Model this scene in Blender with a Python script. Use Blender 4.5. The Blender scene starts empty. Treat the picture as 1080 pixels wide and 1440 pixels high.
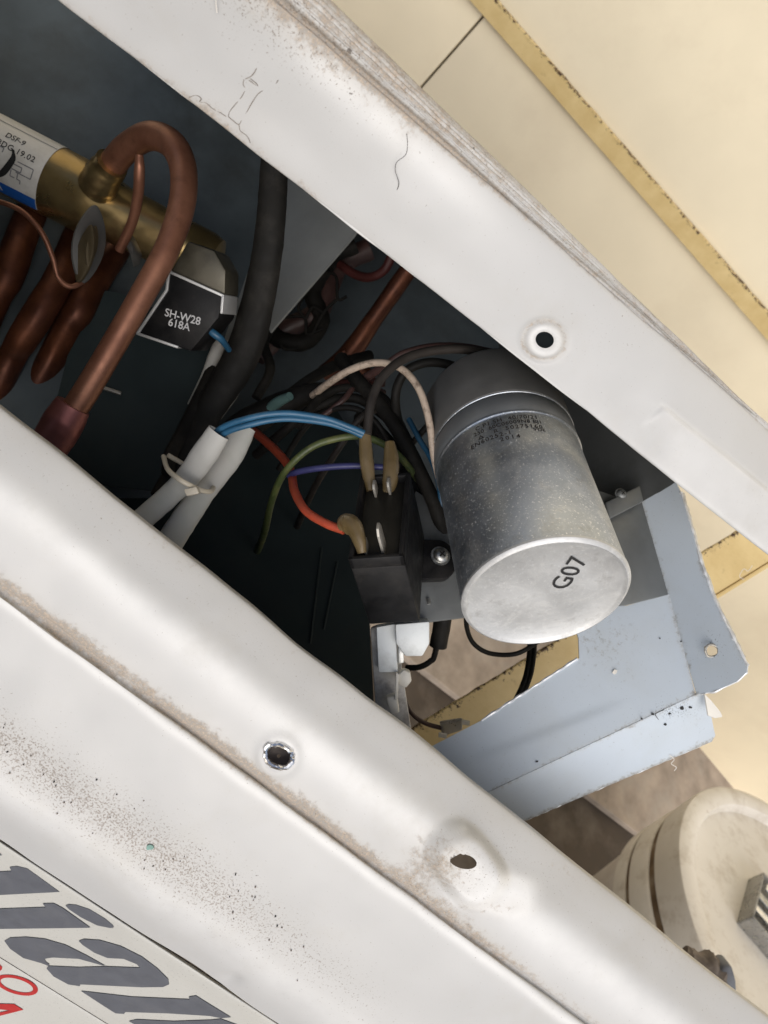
import bpy, bmesh, math, random
from mathutils import Vector as V, Matrix, noise
random.seed(4)
R = math.radians
sc = bpy.context.scene
C = sc.collection

# ---------------------------------------------------------------- world frame, camera, light
F = 1082.0                       # focal length in photo pixels (1080 wide)
CAM_H = 0.778                    # camera height above the floor
UP = V((.586, .295, .755)).normalized()          # gravity 'up' seen from the camera
DH = V((.66, -.75, -.22)); DH = (DH - UP * DH.dot(UP)).normalized()   # horizontal along the wall
NW = -UP.cross(DH).normalized()               # wall normal, towards the room
WX, WY, WZ = DH, UP.cross(DH).normalized(), UP
ROT = Matrix((WX, WY, WZ))
def W(p):
    q = ROT @ V(p); q.z += CAM_H
    return q
cam_d = bpy.data.cameras.new("camera")
cam = bpy.data.objects.new("camera", cam_d); C.objects.link(cam)
cam.matrix_world = Matrix.Translation((0, 0, CAM_H)) @ ROT.to_4x4()
cam_d.sensor_fit = 'VERTICAL'; cam_d.sensor_height = 36.0
cam_d.lens = F / 1440 * 36.0
cam_d.clip_start = .01; cam_d.clip_end = 200
cam_d.dof.use_dof = True; cam_d.dof.focus_distance = .245; cam_d.dof.aperture_fstop = 26
sc.camera = cam

SUN_DIR = ROT @ V((.1, -.50, .86)).normalized()
el = math.asin(SUN_DIR.z); az = math.atan2(SUN_DIR.x, SUN_DIR.y)
wd = bpy.data.worlds.new("World"); sc.world = wd; wd.use_nodes = True
nt = wd.node_tree; nt.nodes.clear()
sky = nt.nodes.new('ShaderNodeTexSky'); sky.sky_type = 'NISHITA'; sky.sun_disc = False
sky.sun_elevation = el; sky.sun_rotation = az; sky.air_density = .8; sky.dust_density = 2.0; sky.ozone_density = 1.0
bg = nt.nodes.new('ShaderNodeBackground'); bg.inputs[1].default_value = .09
wo = nt.nodes.new('ShaderNodeOutputWorld')
nt.links.new(sky.outputs[0], bg.inputs[0]); nt.links.new(bg.outputs[0], wo.inputs[0])
sd = bpy.data.lights.new("sun", 'SUN'); sd.energy = 2.3; sd.angle = R(60); sd.color = (1, .965, .925)
so = bpy.data.objects.new("sun", sd); C.objects.link(so)
so.rotation_euler = SUN_DIR.to_track_quat('Z', 'Y').to_euler()
so.location = (0, 0, 3)
sc.view_settings.view_transform = 'Standard'; sc.view_settings.look = 'None'
sc.view_settings.exposure = 0.15; sc.view_settings.gamma = 1.0

# ---------------------------------------------------------------- helpers
def at(px, py, d):               # a point of the place: direction through a photo pixel, d metres deep
    return V(((px - 540) / F * d, (720 - py) / F * d, -d))
def pix(p):
    return (540 + F * p.x / -p.z, 720 - F * p.y / -p.z)
class Plane:
    def __init__(s, a, b, c):
        s.p = V(a); s.n = (V(b) - s.p).cross(V(c) - s.p).normalized()
        if s.n.dot(-s.p) < 0: s.n = -s.n
    def hit(s, px, py, off=0):
        r = at(px, py, 1.0)
        q = r * (s.p.dot(s.n) / r.dot(s.n))
        return q + s.n * off
WPOS = {}
def tag(o, label=None, cat=None, group=None, kind=None):
    if label: o['label'] = label
    if cat: o['category'] = cat
    if group: o['group'] = group
    if kind: o['kind'] = kind
    return o
def thing(name, p, label, cat, group=None):
    o = bpy.data.objects.new(name, None); C.objects.link(o)
    o.empty_display_size = .02
    w = W(p); o.location = w; WPOS[o] = w
    return tag(o, label, cat, group)
def build(name, verts, faces, mat, parent=None, smooth=True, ang=40, uvs=None, attrs=None):
    wv = [W(v) for v in verts]
    c = V((0, 0, 0))
    for v in wv: c += v
    c /= max(1, len(wv))
    me = bpy.data.meshes.new(name)
    me.from_pydata([tuple(v - c) for v in wv], [], faces)
    if attrs:
        for k, vals in attrs.items():
            a = me.attributes.new(k, 'FLOAT', 'POINT'); a.data.foreach_set('value', vals)
    me.validate()
    if smooth:
        me.polygons.foreach_set('use_smooth', [True] * len(me.polygons))
        me.set_sharp_from_angle(angle=R(ang))
    me.materials.append(mat)
    o = bpy.data.objects.new(name, me); C.objects.link(o)
    if parent:
        o.parent = parent; o.location = c - WPOS[parent]
    else:
        o.location = c
    WPOS[o] = c
    return o
class MB:
    def __init__(s): s.v = []; s.f = []
    def add(s, v, f):
        n = len(s.v); s.v += [V(x) for x in v]; s.f += [tuple(i + n for i in q) for q in f]; return s
    def build(s, name, mat, parent=None, **k): return build(name, s.v, s.f, mat, parent, **k)
def bm_out(bm):
    bm.verts.index_update()
    v = [x.co.copy() for x in bm.verts]; f = [tuple(q.index for q in p.verts) for p in bm.faces]
    bm.free(); return v, f
def hexa(c8, bevel=0, seg=2):    # eight corners: four of one face, four of the opposite one
    bm = bmesh.new()
    vs = [bm.verts.new(c) for c in c8]
    for q in ((0, 1, 2, 3), (7, 6, 5, 4), (0, 4, 5, 1), (1, 5, 6, 2), (2, 6, 7, 3), (3, 7, 4, 0)):
        bm.faces.new([vs[i] for i in q])
    bmesh.ops.recalc_face_normals(bm, faces=bm.faces)
    if bevel: bmesh.ops.bevel(bm, geom=list(bm.edges), offset=bevel, segments=seg, affect='EDGES', profile=.5)
    return bm_out(bm)
def box(o, a, b, c, bevel=0):    # corner and three edge vectors
    o, a, b, c = V(o), V(a), V(b), V(c)
    return hexa([o, o + a, o + a + b, o + b, o + c, o + a + c, o + a + b + c, o + b + c], bevel)
def plate(pts, n, th, bevel=0):  # polygon given thickness th along -n
    bm = bmesh.new()
    top = [bm.verts.new(p) for p in pts]; bot = [bm.verts.new(V(p) - n * th) for p in pts]
    bm.faces.new(top); bm.faces.new(bot[::-1])
    k = len(pts)
    for i in range(k): bm.faces.new((top[i], bot[i], bot[(i + 1) % k], top[(i + 1) % k]))
    bmesh.ops.recalc_face_normals(bm, faces=bm.faces)
    if bevel: bmesh.ops.bevel(bm, geom=list(bm.edges), offset=bevel, segments=2, affect='EDGES', profile=.5)
    return bm_out(bm)
def cr(p0, p1, p2, p3, t):
    return .5 * (2 * p1 + (p2 - p0) * t + (2 * p0 - 5 * p1 + 4 * p2 - p3) * t * t + (3 * p1 - p0 - 3 * p2 + p3) * t ** 3)
def spline(pts, n):              # pts: list of V or floats
    out = []; k = len(pts)
    for i in range(n + 1):
        x = i / n * (k - 1); j = min(int(x), k - 2); t = x - j
        p1, p2 = pts[j], pts[j + 1]
        p0 = pts[j - 1] if j > 0 else 2 * p1 - p2
        p3 = pts[j + 2] if j + 2 < k else 2 * p2 - p1
        out.append(cr(p0, p1, p2, p3, t))
    return out
def tube(pts, rad, n=None, sides=12, wob=0, caps=True, flat=1.0):
    k = len(pts)
    n = n or max(8, 8 * (k - 1))
    if not isinstance(rad, (list, tuple)): rad = [rad] * k
    P = spline(pts, n) if k > 2 else [pts[0].lerp(pts[1], i / n) for i in range(n + 1)]
    Rr = spline(list(rad), n) if k > 2 else [rad[0] + (rad[1] - rad[0]) * i / n for i in range(n + 1)]
    v = []; f = []
    T = [(P[min(i + 1, n)] - P[max(i - 1, 0)]).normalized() for i in range(n + 1)]
    up = V((0, 0, 1)) - T[0] * T[0].z
    if up.length < .05: up = V((0, 1, 0)) - T[0] * T[0].y
    up.normalize()
    for i in range(n + 1):
        up = (up - T[i] * up.dot(T[i])).normalized(); sd_ = T[i].cross(up)
        for j in range(sides):
            a = 2 * math.pi * j / sides
            r = Rr[i] * (1 + wob * noise.noise(P[i] * 400 + V((j * .3, 0, 0))))
            v.append(P[i] + (up * math.sin(a) * flat + sd_ * math.cos(a)) * r)
    for i in range(n):
        for j in range(sides):
            f.append((i * sides + j, i * sides + (j + 1) % sides, (i + 1) * sides + (j + 1) % sides, (i + 1) * sides + j))
    if caps:
        f.append(tuple(range(sides))[::-1]); f.append(tuple(n * sides + j for j in range(sides)))
    return v, f
def lathe(o, ax, prof, sides=64, e1=None):   # prof: (along, radius)
    ax = ax.normalized()
    e1 = e1 or ax.orthogonal().normalized(); e1 = (e1 - ax * e1.dot(ax)).normalized(); e2 = ax.cross(e1)
    v = []; f = []
    for (l, r) in prof:
        for j in range(sides):
            a = 2 * math.pi * j / sides
            v.append(o + ax * l + (e1 * math.cos(a) + e2 * math.sin(a)) * max(r, 1e-5))
    for i in range(len(prof) - 1):
        for j in range(sides):
            f.append((i * sides + j, i * sides + (j + 1) % sides, (i + 1) * sides + (j + 1) % sides, (i + 1) * sides + j))
    return v, f
def pts_px(l): return [at(*q) for q in l]
def text(name, body, size, fn, mat, parent, off=0.0, spacing=1.0, align='CENTER'):
    cu = bpy.data.curves.new("t", 'FONT'); cu.body = body; cu.size = 1; cu.align_x = align; cu.align_y = 'CENTER'
    cu.offset = off; cu.space_character = spacing; cu.resolution_u = 3
    ob = bpy.data.objects.new("t", cu); C.objects.link(ob)
    me = bpy.data.meshes.new_from_object(ob)
    vs = [v.co.copy() for v in me.vertices]; fs = [tuple(p.vertices) for p in me.polygons]
    bpy.data.objects.remove(ob); bpy.data.meshes.remove(me); bpy.data.curves.remove(cu)
    return build(name, [fn(v.x * size, v.y * size) for v in vs], fs, mat, parent, smooth=False)
def sstep(a, b, x):
    t = min(1, max(0, (x - a) / (b - a))); return t * t * (3 - 2 * t)
def segdist(px, py, a, b):
    ax, ay = a; bx, by = b
    t = ((px - ax) * (bx - ax) + (py - ay) * (by - ay)) / ((bx - ax) ** 2 + (by - ay) ** 2)
    t = min(1, max(0, t)); return math.hypot(px - ax - t * (bx - ax), py - ay - t * (by - ay)), t

# ---------------------------------------------------------------- materials
class NT:
    def __init__(s, name):
        s.m = bpy.data.materials.new(name); s.m.use_nodes = True; s.t = s.m.node_tree
        s.b = s.t.nodes['Principled BSDF']
        s.co = s.t.nodes.new('ShaderNodeTexCoord')
    def link(s, a, b): s.t.links.new(a, b)
    def noise(s, scale, detail=4, rough=.6, vec=None, dist=0):
        n = s.t.nodes.new('ShaderNodeTexNoise'); n.inputs['Scale'].default_value = scale
        n.inputs['Detail'].default_value = detail; n.inputs['Roughness'].default_value = rough
        n.inputs['Distortion'].default_value = dist
        s.link(vec or s.co.outputs['Object'], n.inputs['Vector']); return n.outputs['Fac']
    def ramp(s, fac, a, b, va=0., vb=1.):
        n = s.t.nodes.new('ShaderNodeMapRange'); n.inputs[1].default_value = a; n.inputs[2].default_value = b
        n.inputs[3].default_value = va; n.inputs[4].default_value = vb; s.link(fac, n.inputs[0]); return n.outputs[0]
    def math(s, op, a, b):
        n = s.t.nodes.new('ShaderNodeMath'); n.operation = op
        for i, x in enumerate((a, b)):
            if isinstance(x, (int, float)): n.inputs[i].default_value = x
            else: s.link(x, n.inputs[i])
        return n.outputs[0]
    def mix(s, fac, a, b):
        n = s.t.nodes.new('ShaderNodeMix'); n.data_type = 'RGBA'
        if isinstance(fac, (int, float)): n.inputs[0].default_value = fac
        else: s.link(fac, n.inputs[0])
        for i, x in ((6, a), (7, b)):
            if isinstance(x, (tuple, list)): n.inputs[i].default_value = (*x[:3], 1)
            else: s.link(x, n.inputs[i])
        return n.outputs[2]
    def attr(s, name):
        n = s.t.nodes.new('ShaderNodeAttribute'); n.attribute_name = name; return n.outputs['Fac']
    def stretch(s, sx, sy, sz):
        n = s.t.nodes.new('ShaderNodeMapping'); n.inputs['Scale'].default_value = (sx, sy, sz)
        s.link(s.co.outputs['Object'], n.inputs[0]); return n.outputs[0]
    def bump(s, h, strength=.3, dist=.0005):
        n = s.t.nodes.new('ShaderNodeBump'); n.inputs['Strength'].default_value = strength
        n.inputs['Distance'].default_value = dist; s.link(h, n.inputs['Height']); s.link(n.outputs[0], s.b.inputs['Normal'])
    def done(s, col=None, rough=None, metal=0, **k):
        if col is not None:
            if isinstance(col, tuple): s.b.inputs['Base Color'].default_value = (*col, 1)
            else: s.link(col, s.b.inputs['Base Color'])
        if rough is not None:
            if isinstance(rough, (int, float)): s.b.inputs['Roughness'].default_value = rough
            else: s.link(rough, s.b.inputs['Roughness'])
        s.b.inputs['Metallic'].default_value = metal
        for kk, vv in k.items(): s.b.inputs[kk].default_value = vv
        return s.m
def simple(name, col, rough=.5, metal=0, var=.25, scale=120, dirt=None, damt=.5, bump=.15, **k):
    n = NT(name)
    c = n.mix(n.ramp(n.noise(scale, 5), .3, .7), tuple(x * (1 - var) for x in col), tuple(min(1, x * (1 + var)) for x in col))
    if dirt:
        d = n.ramp(n.noise(scale * .6, 6, .7), .5, .72)
        c = n.mix(n.math('MULTIPLY', d, damt), c, dirt)
    n.bump(n.noise(scale * 12, 3), bump, .0002)
    return n.done(c, n.ramp(n.noise(scale * 2, 4), .3, .7, max(.02, rough - .1), min(1, rough + .12)), metal, **k)

def dirty_paint(name, paint, grime, spk, rough=.38):
    n = NT(name)
    dirt, sp, cl = n.attr('dirt'), n.attr('speck'), n.attr('highlight')
    c = n.mix(n.ramp(n.noise(14, 4), .35, .7), paint, tuple(x * .93 for x in paint))
    c = n.mix(n.math('MULTIPLY', cl, n.ramp(n.noise(90, 5), .2, .6, .6, 1)), c, tuple(min(.9, x * 1.45) for x in paint))  # paler paint stands in for highlights
    c = n.mix(n.math('MULTIPLY', n.ramp(n.noise(30, 6, .7), .52, .75), .35), c, tuple(x * y for x, y in zip(paint, (.86, .82, .74))))
    # light dust that has settled, broken by fine noise
    fine = n.noise(1500, 4, .7)
    d = n.ramp(n.math('ADD', n.math('MULTIPLY', dirt, 1.15), n.math('MULTIPLY', n.math('SUBTRACT', n.noise(420, 6, .75), .5), 2.3)), .38, .85)
    d = n.math('MULTIPLY', d, n.ramp(dirt, 0.02, .2))
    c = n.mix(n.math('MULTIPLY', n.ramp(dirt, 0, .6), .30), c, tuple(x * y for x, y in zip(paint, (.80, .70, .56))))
    gr = n.mix(n.ramp(fine, .38, .62), tuple(x * .45 for x in grime), tuple(x * 1.5 for x in grime))
    c = n.mix(n.math('MULTIPLY', d, n.ramp(fine, .36, .58, .35, .85)), c, gr)
    # black and brown specks
    s1 = n.ramp(n.math('ADD', n.noise(1750, 3, .6), n.math('MULTIPLY', sp, .19)), .69, .77)
    c = n.mix(n.math('MULTIPLY', s1, .72), c, spk)
    s2 = n.ramp(n.math('ADD', n.noise(330, 2, .5), n.math('MULTIPLY', sp, .07)), .80, .82)
    c = n.mix(n.math('MULTIPLY', s2, .8), c, tuple(x * .5 for x in spk))
    h = n.math('ADD', n.math('MULTIPLY', n.noise(2600, 2), .35), n.math('ADD', n.math('MULTIPLY', d, .7), n.math('MULTIPLY', n.noise(60, 2), 2.2)))
    n.bump(h, .22, .0003)
    return n.done(c, n.math('ADD', n.ramp(n.noise(45, 5), .3, .7, rough - .06, rough + .12), n.math('MULTIPLY', d, .4)), 0)

M = {}
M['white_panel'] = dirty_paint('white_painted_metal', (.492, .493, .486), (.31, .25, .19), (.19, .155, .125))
M['plate_print'] = dirty_paint('name_plate_paint', (.52, .515, .48), (.25, .22, .17), (.12, .10, .09), .5)
M['sky_tinted_panel'] = dirty_paint('sky_tinted_painted_metal', (.52, .585, .655), (.20, .18, .15), (.02, .02, .02), .36)  # blue of the reflected sky mixed into the grey paint
M['inside'] = simple('shaded_galvanised_sheet', (.085, .105, .115), .5, .3, .25, 25, (.05, .05, .045), .6)  # shade of the interior put into the sheet colour
M['inside_lit'] = simple('lit_galvanised_sheet', (.27, .28, .275), .5, .25, .2, 25)  # same sheet; light on the facing fold put into its colour
M['clip_steel'] = simple('dull_clip_metal', (.13, .13, .125), .5, .5, .2, 30, None, .5, .05)
M['clip_brown'] = simple('stained_clip_metal', (.075, .058, .032), .5, .4, .3, 40, None, .5, .05)
M['shaded_sheet'] = simple('shaded_dark_sheet', (.020, .030, .032), .6, 0, .3, 20, (.05, .05, .045), .3)  # lack of light inside the casing painted as a dark colour
M['mount'] = simple('grey_mounting_sheet', (.19, .20, .20), .45, .5, .15, 40, (.1, .1, .09), .5)
M['cream'] = simple('cream_wall_paint', (.88, .785, .58), .5, 0, .04, 9, (.66, .54, .38), .30, .12)
M['grout'] = simple('brown_grey_grout', (.28, .24, .18), .9, 0, .2, 60)
M['concrete'] = simple('dusty_concrete', (.36, .30, .245), .9, 0, .3, 26, (.42, .38, .33), .7, .5)
M['shaded_floor'] = simple('shadowed_dusty_floor', (.075, .058, .043), .9, 0, .3, 18, (.2, .17, .14), .5, .4)  # shadow under the unit put into the floor colour
def yellow():
    n = NT('chipped_yellow_paint')
    c = n.mix(n.ramp(n.noise(50, 5), .35, .7), (.58, .43, .19), (.68, .53, .26))
    w = n.attr('wear')
    r = n.ramp(n.math('ADD', n.noise(300, 6, .75), n.math('MULTIPLY', w, .29)), .70, .74)
    c = n.mix(r, c, (.06, .03, .015))
    r2 = n.ramp(n.math('ADD', n.noise(90, 6, .75), n.math('MULTIPLY', w, .12)), .62, .72)
    c = n.mix(n.math('MULTIPLY', r2, .45), c, (.30, .20, .08))
    n.bump(n.math('SUBTRACT', n.noise(700, 3), r), .3, .0004)
    return n.done(c, .5)
M['yellow'] = yellow()
def alu(name, base, rough, fleck=.6, met=.92, bs=.3):
    n = NT(name)
    c = n.mix(n.ramp(n.noise(60, 5), .3, .7), tuple(x * .72 for x in base), base)
    fl = n.ramp(n.noise(1300, 3, .75), .58, .66)
    c = n.mix(n.math('MULTIPLY', fl, fleck), c, (.93, .93, .92))
    c = n.mix(n.math('MULTIPLY', n.ramp(n.noise(120, 6, .7), .54, .72), .55), c, (.26, .255, .24))
    c = n.mix(n.math('MULTIPLY', n.ramp(n.noise(55, 7, .75, None, 1.5), .5, .62), .3), c, (.82, .82, .80))
    n.bump(n.math('ADD', n.noise(1800, 3), n.math('MULTIPLY', n.noise(300, 4), .6)), bs, .00018)
    return n.done(c, n.math('ADD', n.ramp(n.noise(80, 5), .3, .7, rough - .1, rough + .1), n.math('MULTIPLY', fl, .22)), met)
M['alu'] = alu('scuffed_aluminium_can', (.54, .585, .64), .40, .95)
M['alu_face'] = alu('scuffed_aluminium_base', (.66, .67, .67), .55, .25, .6, .15)
M['alu_bright'] = simple('worn_bright_metal', (.80, .80, .80), .25, 1, .1, 200)
M['collar'] = simple('grey_collar_tape', (.25, .26, .265), .5, .4, .12, 60, (.09, .09, .085), .4)
M['boot_black'] = simple('charcoal_rubber_boot', (.17, .167, .16), .5, .1, .2, 60, (.14, .13, .12), .4)
M['frame'] = simple('bright_frame_metal', (.52, .52, .51), .45, .4, .1, 30, None, .5, .03)
M['crack'] = simple('old_crack_dirt', (.24, .21, .18), .8, 0, .3, 300)
M['edge_pale'] = simple('edge_highlight_paint', (.72, .74, .76), .4, .3, .2, 300)
M['ink'] = simple('black_ink', (.012, .012, .012), .7, 0, .1)
M['ink_faded'] = simple('faded_grey_ink', (.045, .04, .036), .7, 0, .3, 400)
M['stamp'] = simple('black_stamp', (.015, .015, .016), .6, 0, .3, 500)
M['blk'] = simple('black_plastic', (.007, .007, .0075), .5, 0, .3, 80, (.05, .045, .04), .35)
M['potting'] = simple('brown_black_resin', (.02, .018, .014), .5, 0, .3, 90)
M['rubber'] = simple('black_cable_rubber', (.009, .0083, .007), .65, 0, .3, 90, (.04, .036, .03), .5)
M['tin'] = simple('tinned_metal', (.36, .34, .30), .5, .5, .15, 120, None, .5, .05)
M['steel'] = simple('zinc_steel', (.50, .50, .48), .42, 1, .2, 300)
M['blue_w'] = simple('blue_wire_pvc', (.018, .085, .16), .42, 0, .15, 150, (.08, .12, .15), .4)
M['orange_w'] = simple('orange_red_wire_pvc', (.40, .062, .028), .45, 0, .15, 200, (.25, .06, .03), .5)
M['green_w'] = simple('yellow_green_wire_pvc', (.045, .062, .018), .5, 0, .3, 120, (.17, .16, .05), .6)
M['violet_w'] = simple('violet_blue_wire_pvc', (.03, .032, .11), .45, 0, .2, 150)
M['white_w'] = simple('grimy_white_wire_pvc', (.46, .37, .29), .5, 0, .1, 520, (.06, .03, .016), .95)
M['brown_w'] = simple('dark_red_brown_wire', (.06, .03, .026), .5, 0, .3, 100)
M['grey_w'] = simple('dark_grey_wire', (.028, .024, .021), .55, 0, .25, 100)
M['sleeve'] = simple('off_white_fibre_sleeve', (.38, .375, .35), .6, 0, .08, 60, (.30, .33, .28), .5)
M['tie'] = simple('yellowed_nylon_tie', (.55, .50, .40), .5, 0, .1, 100)
M['boot_y'] = simple('yellowed_clear_vinyl', (.135, .092, .036), .42, 0, .2, 120, (.2, .15, .08), .4)
M['boot_y'].node_tree.nodes['Principled BSDF'].inputs['Transmission Weight'].default_value = .25
def brass():
    n = NT('heat_stained_brass')
    c = n.mix(n.ramp(n.noise(45, 5), .3, .7), (.30, .21, .085), (.47, .35, .17))
    c = n.mix(n.ramp(n.noise(28, 5, .7), .55, .75), c, (.20, .12, .06))
    n.bump(n.noise(500, 3), .12, .0002)
    return n.done(c, n.ramp(n.noise(70, 4), .3, .7, .24, .42), .9)
M['brass'] = brass()
def copper(name, a, b, rough=.42):
    n = NT(name)
    c = n.mix(n.ramp(n.noise(40, 6, .65), .35, .68), a, b)
    c = n.mix(n.math('MULTIPLY', n.ramp(n.noise(130, 6, .7), .55, .75), .5), c, tuple(x * .35 for x in a))
    n.bump(n.noise(700, 3), .15, .0002)
    return n.done(c, n.ramp(n.noise(90, 4), .3, .7, rough - .1, rough + .15), .6)
M['copper'] = copper('oxidised_copper', (.17, .07, .042), (.29, .135, .082))
M['copper_dark'] = copper('dark_oxidised_copper', (.055, .017, .009), (.17, .058, .026), .45)
M['copper_pink'] = copper('pink_copper_joint', (.22, .075, .07), (.32, .13, .115))
M['label'] = simple('grimy_label_paper', (.68, .67, .63), .5, 0, .06, 60, (.42, .39, .33), .6)
M['label_blue'] = simple('blue_label_ink', (.01, .09, .36), .5, 0, .1)
M['label_line'] = simple('grey_label_ink', (.20, .20, .21), .6, 0, .1)
M['white_ink'] = simple('grey_white_ink', (.50, .50, .50), .6, 0, .1)
M['letter'] = simple('slate_grey_print', (.105, .112, .13), .5, 0, .06, 90, (.17, .17, .17), .3)
M['red_print'] = simple('red_print', (.42, .025, .025), .5, 0, .1)
M['coil_metal'] = simple('brown_grey_coil_frame', (.075, .068, .05), .45, .5, .25, 80)
M['term_white'] = simple('pale_green_white_plastic', (.74, .77, .76), .4, 0, .06, 100, (.35, .35, .32), .5)
M['term_strip'] = simple('dusty_grey_strip', (.58, .56, .52), .7, .1, .2, 150, (.14, .11, .09), .8)
M['connector'] = simple('cream_nylon_connector', (.70, .67, .59), .45, 0, .08, 100, (.45, .40, .32), .5)
def bucketm():
    n = NT('dusty_off_white_plastic')
    c = n.mix(n.ramp(n.noise(9, 5), .3, .7), (.73, .69, .62), (.87, .84, .78))
    c = n.mix(n.math('MULTIPLY', n.ramp(n.noise(30, 7, .75), .5, .72), .6), c, (.42, .35, .26))
    c = n.mix(n.ramp(n.noise(70, 5, .7), .68, .74), c, (.28, .19, .11))
    n.bump(n.noise(250, 5), .12, .0004)
    return n.done(c, .55)
M['bucket'] = bucketm()
M['bucket_dirt'] = simple('brown_grime_plastic', (.15, .10, .058), .8, 0, .4, 60, (.45, .38, .28), .7)
M['bucket_side'] = simple('pinkish_white_plastic', (.70, .66, .62), .55, 0, .06, 20, (.40, .33, .27), .4)
M['clear'] = simple('scuffed_clear_plastic', (.50, .49, .46), .3, 0, .2, 80, (.3, .27, .22), .5)
M['clear'].node_tree.nodes['Principled BSDF'].inputs['Transmission Weight'].default_value = .55
M['rag'] = simple('slate_grey_plastic', (.20, .215, .25), .55, 0, .3, 60, (.12, .10, .09), .6)
M['fluff'] = simple('brown_grey_lint', (.22, .19, .17), .95, 0, .4, 150)
M['scrap'] = simple('milky_plastic_film', (.66, .64, .58), .35, 0, .1, 80)
M['hair'] = simple('black_hair', (.03, .025, .02), .6, 0, .1)
M['lint'] = simple('white_lint', (.75, .72, .66), .8, 0, .1)

# ---------------------------------------------------------------- setting: wall, floor
D_W = .80
wall_o = NW * -D_W                     # foot of the perpendicular on the wall
def on_wall(px, py, off=0):
    r = at(px, py, 1.0); return r * ((-D_W + off) / r.dot(NW))
def wall_xy(px, py):
    q = on_wall(px, py) - wall_o; return q.dot(DH), q.dot(UP)
def wall_pt(x, y, off): return wall_o + DH * x + UP * y + NW * off
def floor_pt(px, py, h=0): r = at(px, py, 1.0); return r * ((h - CAM_H) / r.dot(UP))
xj, _ = wall_xy(645, 62)
_, yj = wall_xy(1000, 1078)
v, f = box(wall_pt(-6, -CAM_H - .02, -.01), DH * 12, UP * 5, NW * -.1)
wall = tag(build('wall', v, f, M['grout'], None, False), kind='structure')
def tile(x0, x1, y0, y1):
    v, f = box(wall_pt(x0, y0, -.0085), DH * (x1 - x0), UP * (y1 - y0), NW * .0085, .0012)
    return build('tile', v, f, M['cream'], wall, True, 30)
g = .0012
TW, TH = 2.2, 1.5
for i in range(-3, 4):
    for k in range(0, 4):
        tile(xj + i * TW + g, xj + (i + 1) * TW - g, yj + k * TH + g, yj + (k + 1) * TH - g)
    tile(xj + i * TW + g, xj + (i + 1) * TW - g, -CAM_H + .004, yj - g)
def P3(x, y, h): return wall_pt(x, h - CAM_H, y)
v, f = box(P3(-12, -.005, 0), DH * 24, NW * 24, UP * -.2)
tag(build('floor', v, f, M['shaded_floor'], None, False), kind='structure')
# raised concrete ledge along the wall
e0 = floor_pt(800, 1098, .014); e1 = floor_pt(905, 1178, .014)
ed = (e1 - e0).normalized(); 
def wl(p): q = p - wall_o; return q.dot(DH), q.dot(NW)
ax_, ay_ = wl(e0); bx_, by_ = wl(e1)
bm = bmesh.new()
far0 = wall_pt(ax_ - 1.2, .014 - CAM_H, .0)
pl = [e0 - ed * 1.3, e1 + ed * 1.2]
l0, l1 = wl(pl[0]), wl(pl[1])
poly = [pl[0], pl[1], wall_pt(l1[0] + .2, .014 - CAM_H, .001), wall_pt(l0[0], .014 - CAM_H, .001)]
v, f = plate(poly, UP, .014, .002)
tag(build('ledge', v, f, M['concrete'], None, False), kind='structure')

# ---------------------------------------------------------------- yellow bracket bars
def bar(p0, p1, wdir, w, n, th, name, mat, parent=None, N=200):
    """flat bar with a worn upper edge; wdir across, n outward"""
    v = []; f = []; wear = []
    for i in range(N + 1):
        p = p0.lerp(p1, i / N)
        ring = [(0, 0, .1), (.03, 1, .3), (.5, 1, .0), (.80, 1, .25), (.97, 1, 1.), (1, 0.7, 1.), (1, 0, .9)]
        for (a, b, we) in ring:
            j = noise.noise(V((i * .21, a * 3, 1))) * .0006 if a > .9 else 0
            v.append(p + wdir * (w * a + j) + n * (th * b)); wear.append(we * (.4 + .6 * (noise.noise(V((i * .06, 7, 0))) * .5 + .5)) )
    k = 7
    for i in range(N):
        for j in range(k - 1): f.append((i * k + j, (i + 1) * k + j, (i + 1) * k + j + 1, i * k + j + 1))
        f.append((i * k + k - 1, (i + 1) * k + k - 1, (i + 1) * k, i * k))
    f.append(tuple(range(k))); f.append(tuple(N * k + j for j in range(k))[::-1])
    return build(name, v, f, mat, parent, True, 30, attrs={'wear': wear})
ra = on_wall(640, -25, .006); rb = on_wall(1110, 512, .006)
rc = on_wall(679, -25, .006)
wv = (rc - ra); rd = (rb - ra).normalized(); wv = wv - rd * wv.dot(rd)
rail = bar(ra - rd * .3, rb + rd * .5, wv.normalized(), wv.length * 1.0, NW, .003, 'wall_rail', M['yellow'], N=420)
tag(rail, 'long yellow painted metal strip with chipped rusty edge running across the cream wall', 'metal bar')
b0, b1 = at(520, 1096, .43), at(1140, 718, .47)
bd = (b1 - b0).normalized()
bn = (V((0, 0, 1)) - bd * bd.z).normalized(); bw = bn.cross(bd).normalized()
if bw.y < 0: bw = -bw
br = thing('wall_bracket', b0, 'yellow angle bracket bar seen under the blue grey casing corner', 'bracket')
bar(b0 - bw * .013, b1 - bw * .013, bw, .026, bn, .002, 'bracket_flange', M['yellow'], br)
v, f = box(b0 - bw * .0155 - bn * .02, b1 - b0, bw * .0024, bn * .022, .0004)
lipo = build('bracket_lip', v, f, M['yellow'], br)

# ---------------------------------------------------------------- casing of the unit
ac = thing('air_conditioner', at(540, 720, .4), 'opened white metal air conditioner casing with diagonal panels and dark inside', 'air conditioner')
U1 = V((.738, -.641, -.207)).normalized()

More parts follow.
